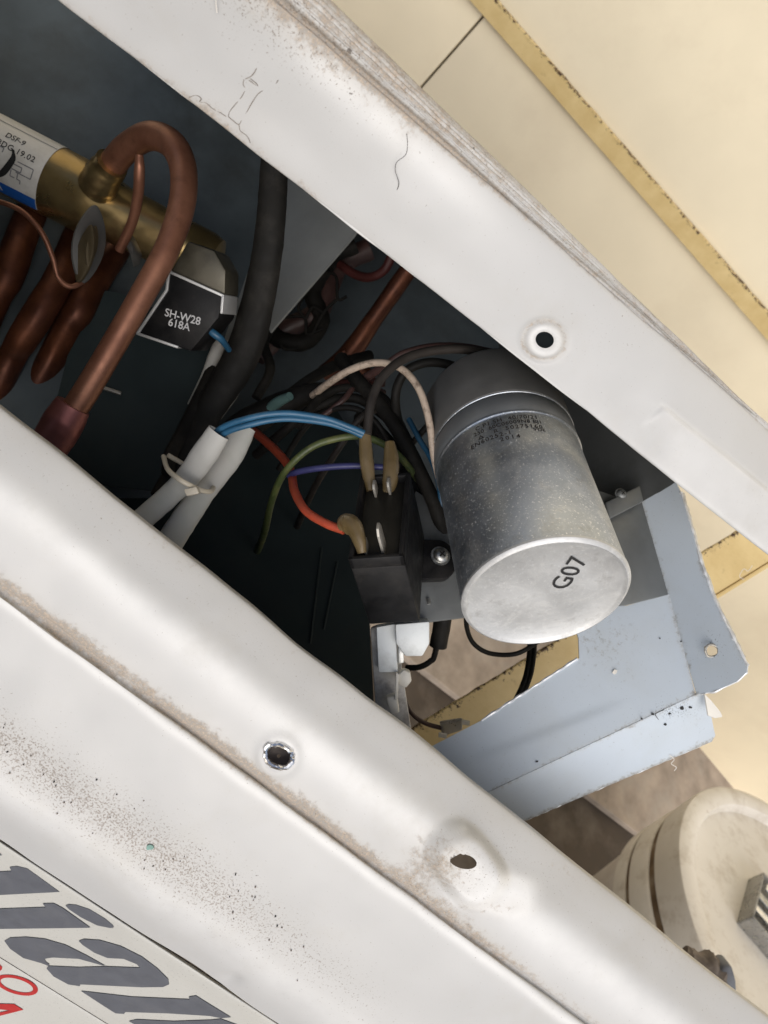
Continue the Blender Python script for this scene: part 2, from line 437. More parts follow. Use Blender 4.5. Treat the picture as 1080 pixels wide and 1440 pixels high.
def grid_panel(name, rowsA, rowsB, ns, nv, mat, parent, disp=None, attr=None, holes=(), s_pow=1.0, back=.0012):
    """a sheet lofted between two end profiles, pressed by disp (metres) at photo-measured features"""
    pa, pb = spline(rowsA, nv), spline(rowsB, nv)
    P = [[pa[j].lerp(pb[j], (i / ns) ** s_pow) for j in range(nv + 1)] for i in range(ns + 1)]
    Q = []; dirt = []; speck = []; highlight = []; PX = []
    for i in range(ns + 1):
        for j in range(nv + 1):
            p = P[i][j]
            t1 = P[min(i + 1, ns)][j] - P[max(i - 1, 0)][j]; t2 = P[i][min(j + 1, nv)] - P[i][max(j - 1, 0)]
            n = t1.cross(t2).normalized()
            if n.dot(p) > 0: n = -n
            x, y = pix(p)
            if disp: p = p + n * disp(x, y, j / nv)
            Q.append(p); PX.append((x, y))
            a = attr(x, y, j / nv) if attr else (0, 0)
            dirt.append(a[0]); speck.append(a[1]); highlight.append(a[2] if len(a) > 2 else 0)
    f = []
    for i in range(ns):
        for j in range(nv):
            a = i * (nv + 1) + j
            f.append((a, a + 1, a + nv + 2, a + nv + 1))
    for (hx, hy, ra_, rb_, rot) in holes:
        c_, s_ = math.cos(rot), math.sin(rot)
        def loc(x, y):
            dx, dy = x - hx, y - hy
            return (dx * c_ + dy * s_) / ra_, (-dx * s_ + dy * c_) / rb_
        keep = []; cut = []
        for q in f:
            l = [loc(*PX[k]) for k in q]; m = (sum(a for a, b in l) / 4, sum(b for a, b in l) / 4)
            (cut if m[0] ** 2 + m[1] ** 2 < 1 else keep).append(q)
        f = keep
        cv = set(k for q in cut for k in q); kv = set(k for q in keep for k in q)
        for k in cv & kv:
            a, b = loc(*PX[k]); l = math.hypot(a, b) or 1
            a, b = a / l * ra_, b / l * rb_
            nx, ny = hx + a * c_ - b * s_, hy + a * s_ + b * c_
            Q[k] = at(nx, ny, -Q[k].z); PX[k] = (nx, ny)
    used = sorted(set(k for q in f for k in q)); mp = {k: i for i, k in enumerate(used)}
    f = [tuple(mp[k] for k in q) for q in f]
    o = build(name, [Q[k] for k in used], f, mat, parent, True, 60,
              attrs={'dirt': [dirt[k] for k in used], 'speck': [speck[k] for k in used], 'highlight': [highlight[k] for k in used]})
    def dep(x, y):
        k = min(used, key=lambda k: (PX[k][0] - x) ** 2 + (PX[k][1] - y) ** 2); return -Q[k].z
    return o, dep
def ring_px(cx, cy, ra_, rb_, rot, d, tr, jit=0, n=28, lift=0.0, sides=8):
    pts = []
    for i in range(n):
        a = 2 * math.pi * i / n
        k = 1 + jit * noise.noise(V((math.cos(a) * 2, math.sin(a) * 2, cx)))
        x = ra_ * k * math.cos(a); y = rb_ * k * math.sin(a)
        dd = d(cx + x * math.cos(rot) - y * math.sin(rot), cy + x * math.sin(rot) + y * math.cos(rot)) if callable(d) else d
        pts.append(at(cx + x * math.cos(rot) - y * math.sin(rot), cy + x * math.sin(rot) + y * math.cos(rot), dd - lift))
    v = []; f = []
    ctr = sum(pts, V((0, 0, 0))) / n
    for i in range(n):
        t = (pts[(i + 1) % n] - pts[i - 1]).normalized(); o = (pts[i] - ctr).normalized(); z = t.cross(o).normalized()
        r = tr * (1 + jit * 3 * noise.noise(V((i * .9, cx, 2))))
        for j in range(sides):
            b = 2 * math.pi * j / sides
            v.append(pts[i] + (o * math.cos(b) + z * math.sin(b)) * r)
    for i in range(n):
        for j in range(sides):
            f.append((i * sides + j, i * sides + (j + 1) % sides, ((i + 1) % n) * sides + (j + 1) % sides, ((i + 1) % n) * sides + j))
    return v, f

# --- front panel
FP = [(520, .2120), (521, .2035), (523, .2005), (532, .1985), (590, .1965), (650, .1950), (730, .1962), (774, .1978), (782, .1988), (790, .1990), (798, .1977),
      (850, .1992), (930, .2030), (1010, .2072), (1068, .2090), (1105, .2140), (1143, .2215)]
rowsA = [at(-60, y, d) for y, d in FP]; rowsB = [p + U1 * .44 for p in rowsA]
def groove_y(x): return 830 + .739 * x
def seg_line(x, pts):
    for (x0, y0), (x1, y1) in zip(pts, pts[1:]):
        if x <= x1: return y0 + (y1 - y0) * (x - x0) / (x1 - x0)
    (x0, y0), (x1, y1) = pts[-2:]; return y0 + (y1 - y0) * (x - x0) / (x1 - x0)
def fp_disp(x, y, v):
    d = 0
    # square pressed recess round the round hole
    dx, dy = x - 655, y - 1216
    a = dx * .80 + dy * .60; b = -dx * .60 + dy * .80      # a along the panel, b across
    q = (abs((a * .92 + b * .25) / 66) ** 3 + abs((b - a * .25) / 50) ** 3) ** (1 / 3)
    d += .0046 * (1 - sstep(.52, 1.02, q)); r2_ = math.hypot(x - 651, y - 1211); d -= .0009 * math.exp(-((r2_) / 34) ** 4)
    # pressed lip of the drilled hole
    r = math.hypot(x - 392, y - 1063); d += .0007 * math.exp(-((r - 24) / 9) ** 2)
    # gentle hand-worn waviness
    d += .0015 * noise.noise(V((x * .004, y * .004, 3))) + .0005 * noise.noise(V((x * .013, y * .013, 9)))
    # small ding by the seam
    r = math.hypot((x - 325) / 14, (y - 1379) / 7); d -= .0010 * math.exp(-r * r)
    # edge bows outward at the right
    return d
def fp_attr(x, y, v):
    gy = groove_y(x); t = y - gy + 4 * noise.noise(V((x * .02, 0, 0)))
    fade = (1 - .55 * sstep(500, 760, x)) * (.62 + .5 * noise.noise(V((x * .008, 3, 1))) + .1)
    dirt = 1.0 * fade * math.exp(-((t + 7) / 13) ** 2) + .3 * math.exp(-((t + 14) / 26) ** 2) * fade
    e = y - (570 + .80 * x)                                  # distance below the open edge
    dirt += .26 * math.exp(-((e - 6) / 40) ** 2) * (.6 + .8 * noise.noise(V((x * .01, y * .01, 5))))
    r = math.hypot((x - 612) / 48, (y - 1212) / 40); dirt += .62 * math.exp(-r * r)
    r = math.hypot((x - 700) / 75, (y - 1275) / 14); dirt += .3 * math.exp(-r * r)
    # speckled band above the lower bulge
    c = 1040 + .70 * x; w = 56
    m = math.exp(-(((y - c) / w) ** 2)) * (1 - .5 * sstep(250, 480, x)) * (1 - sstep(480, 620, x))
    sp = 1.05 * m + .30 * math.exp(-((t + 5) / 22) ** 2) + .22 * math.exp(-((e - 45) / 42) ** 2)
    r = math.hypot((x - 650) / 80, (y - 1225) / 55); sp += .45 * math.exp(-r * r)
    dirt += .20 * m
    wob = 14 * noise.noise(V((x * .006, 2, 8)))
    cl = .8 * math.exp(-((e - 128 - wob) / 34) ** 2)                      # highlights painted along the crests and ridges
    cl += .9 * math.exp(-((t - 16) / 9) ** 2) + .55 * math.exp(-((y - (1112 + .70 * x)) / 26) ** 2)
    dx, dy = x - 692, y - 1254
    cl += 1.6 * math.exp(-((dx * .85 + dy * .3) / 48) ** 4 - ((dy * .9 - dx * .12) / 24) ** 4)  # lit lower flank of the boss painted bright
    k, _ = segdist(x, y, (615, 1170), (648, 1163)); cl += .9 * math.exp(-(k / 6) ** 2)  # painted glint on the boss's upper crease
    return dirt, sp, min(1, cl)
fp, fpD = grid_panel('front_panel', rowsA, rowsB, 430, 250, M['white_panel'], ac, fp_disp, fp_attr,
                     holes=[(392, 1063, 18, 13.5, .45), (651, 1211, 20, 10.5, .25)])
v, f = ring_px(392, 1063, 21, 15.5, .45, fpD, .0008, .14, 40, .0003)
build('burr_ring', v, f, M['alu_bright'], fp)
# dark inner channel wall behind the holes
d0 = fpD(375, 1063)
v, f = lathe(at(392, 1063, d0 + .0005), at(392, 1063, 1).normalized(), [(0, .0034), (.006, .0030), (.0065, .0005)], 24)
build('hole_sleeve', v, f, M['fluff'], fp)
# --- name plate strip and the lower face below it
def strip(name, y0, d0_, y1, d1_, mat, parent):
    A = [at(-60, y0 + (y1 - y0) * k / 6, d0_ + (d1_ - d0_) * k / 6) for k in range(7)]
    pl_ = Plane(A[0], A[-1], A[0] + U1 * .3)
    A = [pl_.hit(-60, y0 + (y1 - y0) * k / 6) for k in range(7)]
    def at_(x, y, v):
        e = min(abs(v), abs(1 - v)); return .5 * math.exp(-(e / .05) ** 2) * (.5 + noise.noise(V((x * .02, y * .02, 0)))), .25
    A = [A[0] - pl_.n * .0014] + A + [A[-1] - pl_.n * .0014]
    o, _ = grid_panel(name, A, [p + U1 * .44 for p in A], 160, 60, mat, parent, None, at_)
    return o, pl_
npl, NPl = strip('name_plate', 1149.0, .2230, 1308, .2612, M['plate_print'], fp)
low, LPl = strip('lower_face', 1316, .2645, 1640, .345, M['plate_print'], fp)
for nm, (ya, da), (yb, db), m_ in (('seam_backing', (1139, .2242), (1152, .2262), M['ink']), ('seam_backing', (1303, .2630), (1320, .2685), M['fluff'])):
    v, f = [at(-60, ya, da), at(-60, yb, db), at(-60, yb, db) + U1 * .44, at(-60, ya, da) + U1 * .44], [(0, 1, 2, 3)]
    build(nm, v, f, m_, fp, False)  # dark backing strip behind each seam gap
Z = 400 / 1080
def traced(name, polys, plane, mat, parent, off=.00025):
    mb = MB()
    for poly in polys:
        bm = bmesh.new()
        vs = [bm.verts.new(plane.hit(x * Z, 1100 + y * Z, off)) for x, y in poly]
        fc = bm.faces.new(vs); bmesh.ops.triangulate(bm, faces=[fc])
        mb.add(*bm_out(bm))
    return mb.build(name, mat, parent, smooth=False)
traced('letter', [[(-120, 344), (45, 335), (38, 320), (65, 316), (105, 325), (228, 414), (-120, 432)]], NPl, M['letter'], fp)
traced('letter', [[(-60, 255), (0, 266), (10, 275), (-60, 281)]], NPl, M['letter'], fp)
traced('letter', [[(-120, 482), (175, 472), (163, 458), (205, 457), (240, 475), (345, 550), (-120, 556)],
                  [(250, 466), (262, 461), (290, 463), (340, 479), (400, 515), (430, 540), (434, 548), (420, 551), (370, 541), (310, 511), (265, 481)]], NPl, M['letter'], fp)
traced('letter', [[(18, 600), (40, 588), (100, 585), (170, 592), (250, 615), (330, 655), (405, 697), (300, 668), (200, 663), (170, 668), (176, 680), (190, 690), (185, 695), (160, 685), (90, 665), (40, 630)],
                  [(185, 695), (300, 700), (405, 697), (533, 702), (520, 688), (470, 668), (410, 665), (360, 645), (315, 615), (300, 600), (320, 593), (380, 597), (460, 620), (540, 660), (600, 705), (640, 745), (643, 765), (620, 775), (540, 776), (305, 765), (305, 772), (260, 765), (205, 735), (178, 705)]], NPl, M['letter'], fp)
traced('letter', [[(308, 790), (370, 797), (500, 812), (720, 822), (718, 812), (745, 808), (780, 830), (878, 890), (840, 893), (800, 885), (640, 875), (478, 870), (472, 877), (440, 875), (400, 850)],
                  [(490, 905), (520, 898), (660, 905), (800, 900), (840, 896), (900, 918), (980, 975), (620, 975)]], NPl, M['letter'], fp)
def ell(cx, cy, a, b, rot, n=36):
    return [(cx + a * math.cos(t) * math.cos(rot) - b * math.sin(t) * math.sin(rot), cy + a * math.cos(t) * math.sin(rot) + b * math.sin(t) * math.cos(rot)) for t in [2 * math.pi * i / n for i in range(n)]]
eo, ei = ell(65, 768, 83, 34, .28), ell(65, 768, 64, 23, .28)
traced('red_letter', [[eo[i], eo[(i + 1) % 36], ei[(i + 1) % 36], ei[i]] for i in range(36)], LPl, M['red_print'], fp)
traced('red_letter', [[(-40, 672), (0, 690), (10, 700), (8, 709), (0, 715), (-40, 720)]], LPl, M['red_print'], fp)
traced('red_letter', [[(-40, 838), (55, 840), (90, 862), (-40, 895), (-40, 880), (40, 864), (-40, 856)]], LPl, M['red_print'], fp)

# --- upper rail
def two(a, da, b, db): return at(*a, da), at(*b, db)
UR = [((-14, -78), .178, (1158, 836), .295), ((-18, -80.5), .167, (1160, 837.5), .287), ((-19, -82), .1655, (1160, 838.5), .2855), ((-12, -84), .1645, (1160, 834), .2845), ((60, -86), .1625, (1160, 805), .283),
      ((150, -82), .1605, (1160, 762), .281), ((240, -78), .1590, (1160, 712), .280), ((292, -77), .1588, (1160, 676), .2798), ((299, -76), .1600, (1160, 671.5), .281),
      ((310, -76), .1600, (1160, 669), .281), ((322, -77), .1592, (1160, 669), .2802), ((350, -77), .1600, (1160, 673), .281), ((372, -78), .1625, (1160, 676), .2825), ((381, -78), .168, (1160, 677.5), .287), ((380, -78), .19, (1158, 679), .31)]
uA = [at(*q[0], q[1]) for q in UR]; uB = [at(*q[2], q[3]) for q in UR]
def crest_y(x): return -336 + .866 * x
def ur_disp(x, y, v):
    d = .0007 * noise.noise(V((x * .005, y * .005, 13))) + .00025 * noise.noise(V((x * .015, y * .015, 4)))
    r = math.hypot((x - 766) / 1.0, (y - 479) / .92)
    d += .0007 * (1 - sstep(20, 30, r)) - .0006 * math.exp(-((r - 31) / 4) ** 2)
    # pressed pad at the right end
    n1 = (y - 569) - (x - 929) * .80; n2 = (x - 929) + (y - 569) * 1.2
    k = sstep(-2, 3, n1) * sstep(0, 14, n2)
    d += .0010 * k * (1 - sstep(6, 62, n1) * (1 - .55 * sstep(60, 170, n2)))
    # shallow dent left of the pad
    r = math.hypot((x - 890) / 40, (y - 560) / 26); d -= .0012 * math.exp(-r * r)
    # fluted edge band
    o = (y - crest_y(x)); 
    if v > .72: d += .00022 * math.sin(v * 190 + noise.noise(V((x * .02, y * .02, 0))) * 1.5)
    return d
def ur_attr(x, y, v):
    o = y - crest_y(x)                 # negative = beyond the crease
    w = .45 + .55 * (1 - sstep(450, 1000, x))
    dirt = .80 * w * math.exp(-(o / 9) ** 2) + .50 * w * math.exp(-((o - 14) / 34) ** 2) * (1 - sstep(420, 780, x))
    if v > .60: dirt += (.20 + .22 * noise.noise(V((x * .03, y * .03, 2))) + (.12 * math.sin(v * 190) + .36 if v > .74 else 0)) * (.55 + .45 * (1 - sstep(500, 900, x)))
    e = (-66 + .78 * x) - y            # above the inner edge
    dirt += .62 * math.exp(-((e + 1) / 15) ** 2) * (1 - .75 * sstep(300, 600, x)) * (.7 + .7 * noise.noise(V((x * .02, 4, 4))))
    r = math.hypot(x - 766, (y - 479) / .92); dirt += .55 * math.exp(-((r - 30) / 3.5) ** 2)
    r = math.hypot((x - 340) / 45, (y - 175) / 34); dirt += .13 * math.exp(-r * r)
    r = math.hypot((x - 290) / 30, (y - 150) / 12); dirt += .2 * math.exp(-r * r)
    sp = .75 * (1 - sstep(300, 700, x)) * math.exp(-((o - 30) / 60) ** 2) + .04 + (.5 if v > .6 else 0)
    r = math.hypot((x - 850) / 60, (y - 470) / 30); sp += .2 * math.exp(-r * r)
    n1 = (y - 569) - (x - 929) * .80
    cl = .55 * math.exp(-((e + 10) / 12) ** 2) + .35 * sstep(0, 6, n1) * sstep(905, 960, x) + .5 * math.exp(-(n1 / 5) ** 2) * sstep(925, 935, x)  # painted highlights: inner edge and pad, then crest and hole ring
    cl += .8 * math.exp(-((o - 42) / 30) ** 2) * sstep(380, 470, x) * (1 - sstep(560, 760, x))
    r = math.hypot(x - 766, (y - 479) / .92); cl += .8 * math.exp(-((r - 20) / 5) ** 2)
    return dirt, sp, min(1, cl)
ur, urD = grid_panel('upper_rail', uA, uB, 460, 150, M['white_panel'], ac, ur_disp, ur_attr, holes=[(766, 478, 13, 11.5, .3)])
# --- interior sheets
def sheet(name, px, plane, mat, parent=ac, th=.0012, bevel=0):
    v, f = plate([plane.hit(x, y) for x, y in px], plane.n, th, bevel)
    return build(name, v, f, mat, parent, True, 30)
def flat(d): return Plane(at(0, 0, d), at(100, 0, d), at(0, 100, d))
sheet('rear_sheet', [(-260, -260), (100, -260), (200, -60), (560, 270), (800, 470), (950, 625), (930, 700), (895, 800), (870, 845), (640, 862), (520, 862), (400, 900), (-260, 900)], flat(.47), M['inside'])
# folded partition beside the valve: two facets meeting on a vertical fold
a0, a1 = at(430, 150, .40), at(300, 520, .37)
pf1 = Plane(at(-200, 100, .34), a0, a1); pf2 = Plane(a0, a1, at(505, 325, .36))
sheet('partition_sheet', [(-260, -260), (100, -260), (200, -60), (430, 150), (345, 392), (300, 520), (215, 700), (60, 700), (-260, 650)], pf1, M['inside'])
sheet('partition_fold', [(430, 150), (545, 262), (497, 332), (380, 467), (330, 560), (270, 640), (225, 690), (300, 520)], pf2, M['inside_lit'])
dp = Plane(at(300, 700, .40), at(520, 870, .40), at(527, 1010, .385))
sheet('divider_sheet', [(40, 560), (290, 650), (372, 596), (470, 570), (512, 640), (520, 872), (527, 1012), (560, 1090), (300, 1010), (-80, 820)], dp, M['shaded_sheet'])
# side walls that close the box
def wallq(name, a, b, c, d, mat):
    n = (b - a).cross(d - a).normalized()
    v, f = plate([a, b, c, d], n, .001); build(name, v, f, mat, ac, False)
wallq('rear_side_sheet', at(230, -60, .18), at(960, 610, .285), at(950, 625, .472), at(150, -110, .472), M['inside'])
wallq('front_side_sheet', rowsA[0] + V((0, -.004, 0)), rowsA[0] + V((0, -.004, 0)) + U1 * .20, at(560, 1090, .39), at(-80, 830, .472), M['shaded_sheet'])
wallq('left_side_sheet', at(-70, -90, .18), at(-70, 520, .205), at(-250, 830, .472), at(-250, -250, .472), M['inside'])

# --- corner tray
fA, fB, fC = at(941, 835, .302), at(978, 976, .288), at(693, 1110, .279)
FPl = Plane(fA, fB, fC)
RPl = Plane(fA, fB, at(1050, 940, .277))
GPl = Plane(fB, fC, at(1003, 1040, .300))
MPl = Plane(fA, RPl.hit(902, 704), at(592, 876, .272))
def gridpoly(name, px, plane, mat, parent, attr, holes=(), th=.001, step=6, soft=None):
    """a flat sheet cut to a polygon, fine enough to carry dirt masks"""
    xs = [p[0] for p in px]; ys = [p[1] for p in px]
    bm = bmesh.new(); vs = [bm.verts.new((x, y, 0)) for x, y in px]; bm.faces.new(vs)
    x = min(xs) + step
    while x < max(xs):
        bmesh.ops.bisect_plane(bm, geom=list(bm.verts) + list(bm.edges) + list(bm.faces), plane_co=(x, 0, 0), plane_no=(1, 0, 0)); x += step
    y = min(ys) + step
    while y < max(ys):
        bmesh.ops.bisect_plane(bm, geom=list(bm.verts) + list(bm.edges) + list(bm.faces), plane_co=(0, y, 0), plane_no=(0, 1, 0)); y += step
    for (hx, hy, r) in holes:
        bmesh.ops.delete(bm, geom=[q for q in bm.faces if math.hypot(q.calc_center_median().x - hx, q.calc_center_median().y - hy) < r], context='FACES')
        for e in [e for e in bm.edges if len(e.link_faces) == 1]:
            for w_ in e.verts:
                l = math.hypot(w_.co.x - hx, w_.co.y - hy)
                if l < r * 1.8 and l > 0: w_.co.x = hx + (w_.co.x - hx) / l * r; w_.co.y = hy + (w_.co.y - hy) / l * r
    bmesh.ops.triangulate(bm, faces=[q for q in bm.faces if len(q.verts) > 4])
    v2 = [(w_.co.x, w_.co.y) for w_ in bm.verts]
    P = [plane.hit(x, y, soft(x, y) if soft else 0) for x, y in v2]
    at_ = [attr(x, y) for x, y in v2]
    bm.verts.index_update()
    f = [tuple(w_.index for w_ in q.verts) for q in bm.faces]
    n = len(P)
    bd_ = [(e.verts[0].index, e.verts[1].index) for e in bm.edges if len(e.link_faces) == 1]
    bm.free()
    P2 = P + [p - plane.n * th for p in P]
    f2 = f + [tuple(i + n for i in q[::-1]) for q in f] + [(a, b, b + n, a + n) for a, b in bd_]
    o = build(name, P2, f2, mat, parent, True, 35, attrs={'dirt': [a[0] for a in at_] * 2, 'speck': [a[1] for a in at_] * 2})
    return o
def tr_attr(x, y):
    d = .10 + .1 * noise.noise(V((x * .02, y * .02, 1)))
    k, _ = segdist(x, y, (978, 976), (693, 1110)); d += .35 * math.exp(-(k / 3.5) ** 2)
    k, _ = segdist(x, y, (902, 704), (978, 976)); d += .38 * math.exp(-(k / 3.5) ** 2)
    k, _ = segdist(x, y, (1003, 1042), (735, 1156)); d += .55 * math.exp(-(k / 4) ** 2)
    k, _ = segdist(x, y, (985, 790), (1045, 925)); d += .5 * math.exp(-(k / 4) ** 2)
    k = math.hypot((x - 850) / 60, (y - 905) / 40); d += .2 * math.exp(-k * k)
    s = .05
    k = math.hypot((x - 950) / 35, (y - 1000) / 14); s += .75 * math.exp(-k * k)
    k = math.hypot((x - 1000) / 22, (y - 905) / 22); s += .5 * math.exp(-k * k)
    return d, s
def tr_soft(x, y):
    # shallow press line across the tray floor
    k = (y - 1085) + (x - 620) * .386
    return -.0006 * sstep(-7, 7, -k) * (1 - sstep(820, 900, x))
gridpoly('corner_tray', [(941, 835), (978, 976), (693, 1110), (600, 1154), (540, 1120), (560, 1077), (600, 1053), (677, 1013), (815, 925), (814, 897), (800, 850), (880, 852)], FPl, M['sky_tinted_panel'], ac, tr_attr, soft=tr_soft)
rf_ = gridpoly('side_flange', [(902, 704), (928, 692), (950, 678), (957, 692), (971, 740), (985, 790), (1002, 840), (1022, 880), (1044, 924), (1051, 936), (1050, 945), (1036, 958), (1005, 972), (979, 976)], RPl, M['sky_tinted_panel'], ac, tr_attr, holes=[(1001, 915, 9)])
gridpoly('lower_flange', [(978, 977), (990, 975), (996, 986), (1004, 1026), (1006, 1034), (1001, 1043), (735, 1156), (640, 1196), (600, 1155), (693, 1111)], GPl, M['sky_tinted_panel'], ac, tr_attr)
v, f = ring_px(1001, 915, 9.5, 8.5, .2, -RPl.hit(1001, 915).z, .00045, .16, 30, .0003)
build('hole_burr', v, f, M['tin'], rf_)
# --- mounting plate and recess plate
mp_ = sheet('mounting_plate', [(586, 877), (655, 868), (760, 860), (880, 851), (940, 836), (903, 705), (872, 700), (700, 640), (625, 690), (606, 704), (585, 690), (560, 780)], MPl, M['mount'], bevel=.0003)
XPl = Plane(RPl.hit(902, 704) , RPl.hit(948, 680), at(800, 600, .36))
sheet('recess_plate', [(700, 480), (820, 520), (955, 676), (902, 706), (846, 731), (760, 700)], XPl, M['mount'])
def screw(p, n, r, parent, mat):
    v, f = lathe(p, n, [(0, r * 1.25), (r * .12, r * 1.25), (r * .14, r), (r * .5, r * .92), (r * .78, r * .62), (r * .86, .3 * r), (r * .86, 0)], 24)
    s = build('screw', v, f, mat, parent)
    e = n.orthogonal().normalized(); e2 = n.cross(e)
    mb = MB()
    for a, b in ((e, e2), (e2, e)):
        mb.add(*box(p + n * r * .80 - a * r * .45 - b * r * .1, a * r * .9, b * r * .2, n * r * .085))
    mb.build('screw_slot', M['ink'], s, smooth=False)
    return s
screw(MPl.hit(868, 700, .003), MPl.n, .0022, mp_, M['mount'])
v, f = box(MPl.hit(845, 712, .002), MPl.hit(893, 688, .002) - MPl.hit(845, 712, .002), (MPl.hit(850, 735, .002) - MPl.hit(845, 712, .002)), MPl.n * .002, .0006)
build('screw_boss', v, f, M['mount'], mp_)
v, f = tube([MPl.hit(601, 842, .0005), MPl.hit(603, 850, .0005)], .0007, 4, 8)
build('rivet', v, f, M['steel'], mp_)

# ---------------------------------------------------------------- large capacitor
C0 = at(768, 838, .230)
CA = V((-.085, .715, -.690)).normalized()
cap = thing('large_capacitor', C0, 'large silver cylindrical capacitor with scuffed can stamped on its base', 'capacitor')
r0 = .0253
def ring_prof(l, r, w, h):
    return [(l + w * (i / 8 - .5), r + h * math.sin(math.pi * i / 8)) for i in range(9)]
prof = [(.0012 - .0012 * math.cos(a) - .0, r0 - .0012 + .0012 * math.sin(a)) for a in [math.pi * .5 * i / 5 for i in range(6)]] + \
       [(.02, r0), (.04, r0 - .0001), (.0555, r0)]
ca = build('can', *lathe(C0, CA, prof, 96), M['alu'], cap)
fv = [(.0007, 0), (.0007, r0 * .55), (.0006, r0 - .0022), (.0001, r0 - .0016), (-.0003, r0 - .0010), (-.0001, r0 - .0004), (.0006, r0 + .0002), (.0014, r0 + .0002)]
build('base', *lathe(C0, CA, fv, 96), M['alu_face'], cap)
build('seam_ring', *lathe(C0, CA, [(.0553, r0)] + ring_prof(.0562, r0 + .0001, .0011, .0004) + [(.0575, r0)], 96), M['alu'], cap)
build('collar', *lathe(C0, CA, [(.0568, r0 + .0001), (.058, r0 + .0004), (.0655, r0 + .0004), (.0660, r0 + .0001)], 96), M['collar'], cap)
build('clamp_edge', *lathe(C0, CA, ring_prof(.0664, r0 + .0003, .0006, .0003), 96), M['alu'], cap)
build('rubber_boot', *lathe(C0, CA, [(.0666, r0 + .0001), (.067, r0 + .0006), (.091, r0 + .0004), (.094, r0 - .0012), (.095, r0 - .004), (.0955, .004), (.0955, 0)], 96), M['boot_black'], cap)
# lettering round the can
cf = (-C0.normalized()); cf = (cf - CA * cf.dot(CA)).normalized()
cs = CA.cross(cf).normalized()
if cs.x < 0: cs = -cs
def on_can(l0, off):
    def fn(x, y):
        a = x / r0 + off
        return C0 + CA * (l0 + y) + (cf * math.cos(a) + cs * math.sin(a)) * (r0 + .0001)
    return fn
for body, l, o, sp, sz in (('C.P1.SH  40/70/21', .0532, .14, 1.12, .0025), ('250  60C06009N8 BJ1', .0510, .14, 1.05, .0024), ('R  50275160', .0486, .26, 1.25, .0025),
                           ('EN60252-1', .0464, -.12, 1.2, .0026), ('VDE', .0470, .52, 1.1, .0021), ('2014', .0441, .12, 1.4, .0025)):
    text('printed_text', body, sz, on_can(l, o), M['ink_faded'], ca, .012, sp)
tri = [(-.0011, -.0007), (.0011, -.0007), (0, .0011)]; tin_ = [(-.0005, -.00035), (.0005, -.00035), (0, .00045)]
fn = on_can(.0486, -.23)
build('printed_mark', [fn(*q) for q in tri + tin_], [(0, 1, 4, 3), (1, 2, 5, 4), (2, 0, 3, 5)], M['ink_faded'], ca, False)
gn = -CA; gq = C0 + CA * .0006
BPl = Plane(gq, gq + CA.orthogonal() * .01, gq + CA.cross(CA.orthogonal()) * .01)
g1 = (BPl.hit(812, 783) - BPl.hit(789, 815)).normalized(); g2 = gn.cross(g1).normalized()
# centre of the stamp: the base plane hit at its photo position
r_ = at(801, 806, 1.0); gc = r_ * (gq.dot(gn) / r_.dot(gn))
text('stamp', 'G07', .0086, lambda x, y: gc + g1 * x + g2 * y + gn * .00022, M['stamp'], ca, .0, 1.0)

# ---------------------------------------------------------------- small black capacitor
T1, T2, T4 = at(489, 787, .235), at(567, 782, .235), at(507, 668, .262)
ka = T2 - T1; kb = T4 - T1
kc = at(519, 879, .2565) - T1
kb = kb - ka * (kb.dot(ka) / ka.dot(ka)) * .0
sc_ = thing('small_capacitor', T1, 'small black box capacitor with blade terminals screwed beside the silver cylinder', 'capacitor')
na, nb, nc = ka.normalized(), kb.normalized(), kc.normalized()
mb = MB(); wt = .0016
mb.add(*box(T1 + nc * .004, ka, kb, kc - nc * .004, .0008))
# raised rim of the potting well
mb.add(*box(T1, ka, nb * wt, nc * .0045, .0004)).add(*box(T1 + kb - nb * wt, ka, nb * wt, nc * .0045, .0004))
mb.add(*box(T1, na * wt, kb, nc * .0045, .0004)).add(*box(T1 + ka - na * wt, na * wt, kb, nc * .0045, .0004))
sb = mb.build('case', M['blk'], sc_, ang=30)
v, f = box(T1 + na * wt + nb * wt + nc * .0030, ka - na * 2 * wt, kb - nb * 2 * wt, nc * .0012, .0002)
build('potting', v, f, M['potting'], sc_)
def blade(fa, fb, h=.0085, w=.0055, mat=M['tin'], tilt=0):
    p = T1 + ka * fa + kb * fb + nc * .003
    up_ = (-nc + na * tilt).normalized(); wd_ = nb
    bm = bmesh.new()
    pts = [p - wd_ * w / 2, p + wd_ * w / 2, p + wd_ * w / 2 + up_ * h * .8, p + wd_ * w * .25 + up_ * h, p - wd_ * w * .25 + up_ * h, p - wd_ * w / 2 + up_ * h * .8]
    v, f = plate(pts, na, .0008, .0001)
    return build('terminal', v, f, mat, sc_, True, 30)
blade(.62, .16, .0105, .0052); blade(.30, .16, .0045, .0045); blade(.34, .84, .0048, .0045); blade(.62, .86, .0048, .0045)
# mounting ear with its screw
ec = MPl.hit(614, 792, .0045)
ear = []
er = .0066
exd = (MPl.hit(660, 792) - MPl.hit(614, 792)).normalized(); eyd = MPl.n.cross(exd)
for i in range(17):
    a = -math.pi / 2 + math.pi * i / 16
    ear.append(ec + exd * er * math.cos(a) * .95 + eyd * er * 1.15 * math.sin(a))
ear += [ec - exd * .012 + eyd * er * 1.2, ec - exd * .012 - eyd * er * 1.2]
v, f = plate(ear, MPl.n, .004, .0005)
eo_ = build('ear', v, f, M['blk'], sc_, True, 30)
screw(ec + MPl.n * .0003 + eyd * .001, MPl.n, .0029, sc_, M['steel'])

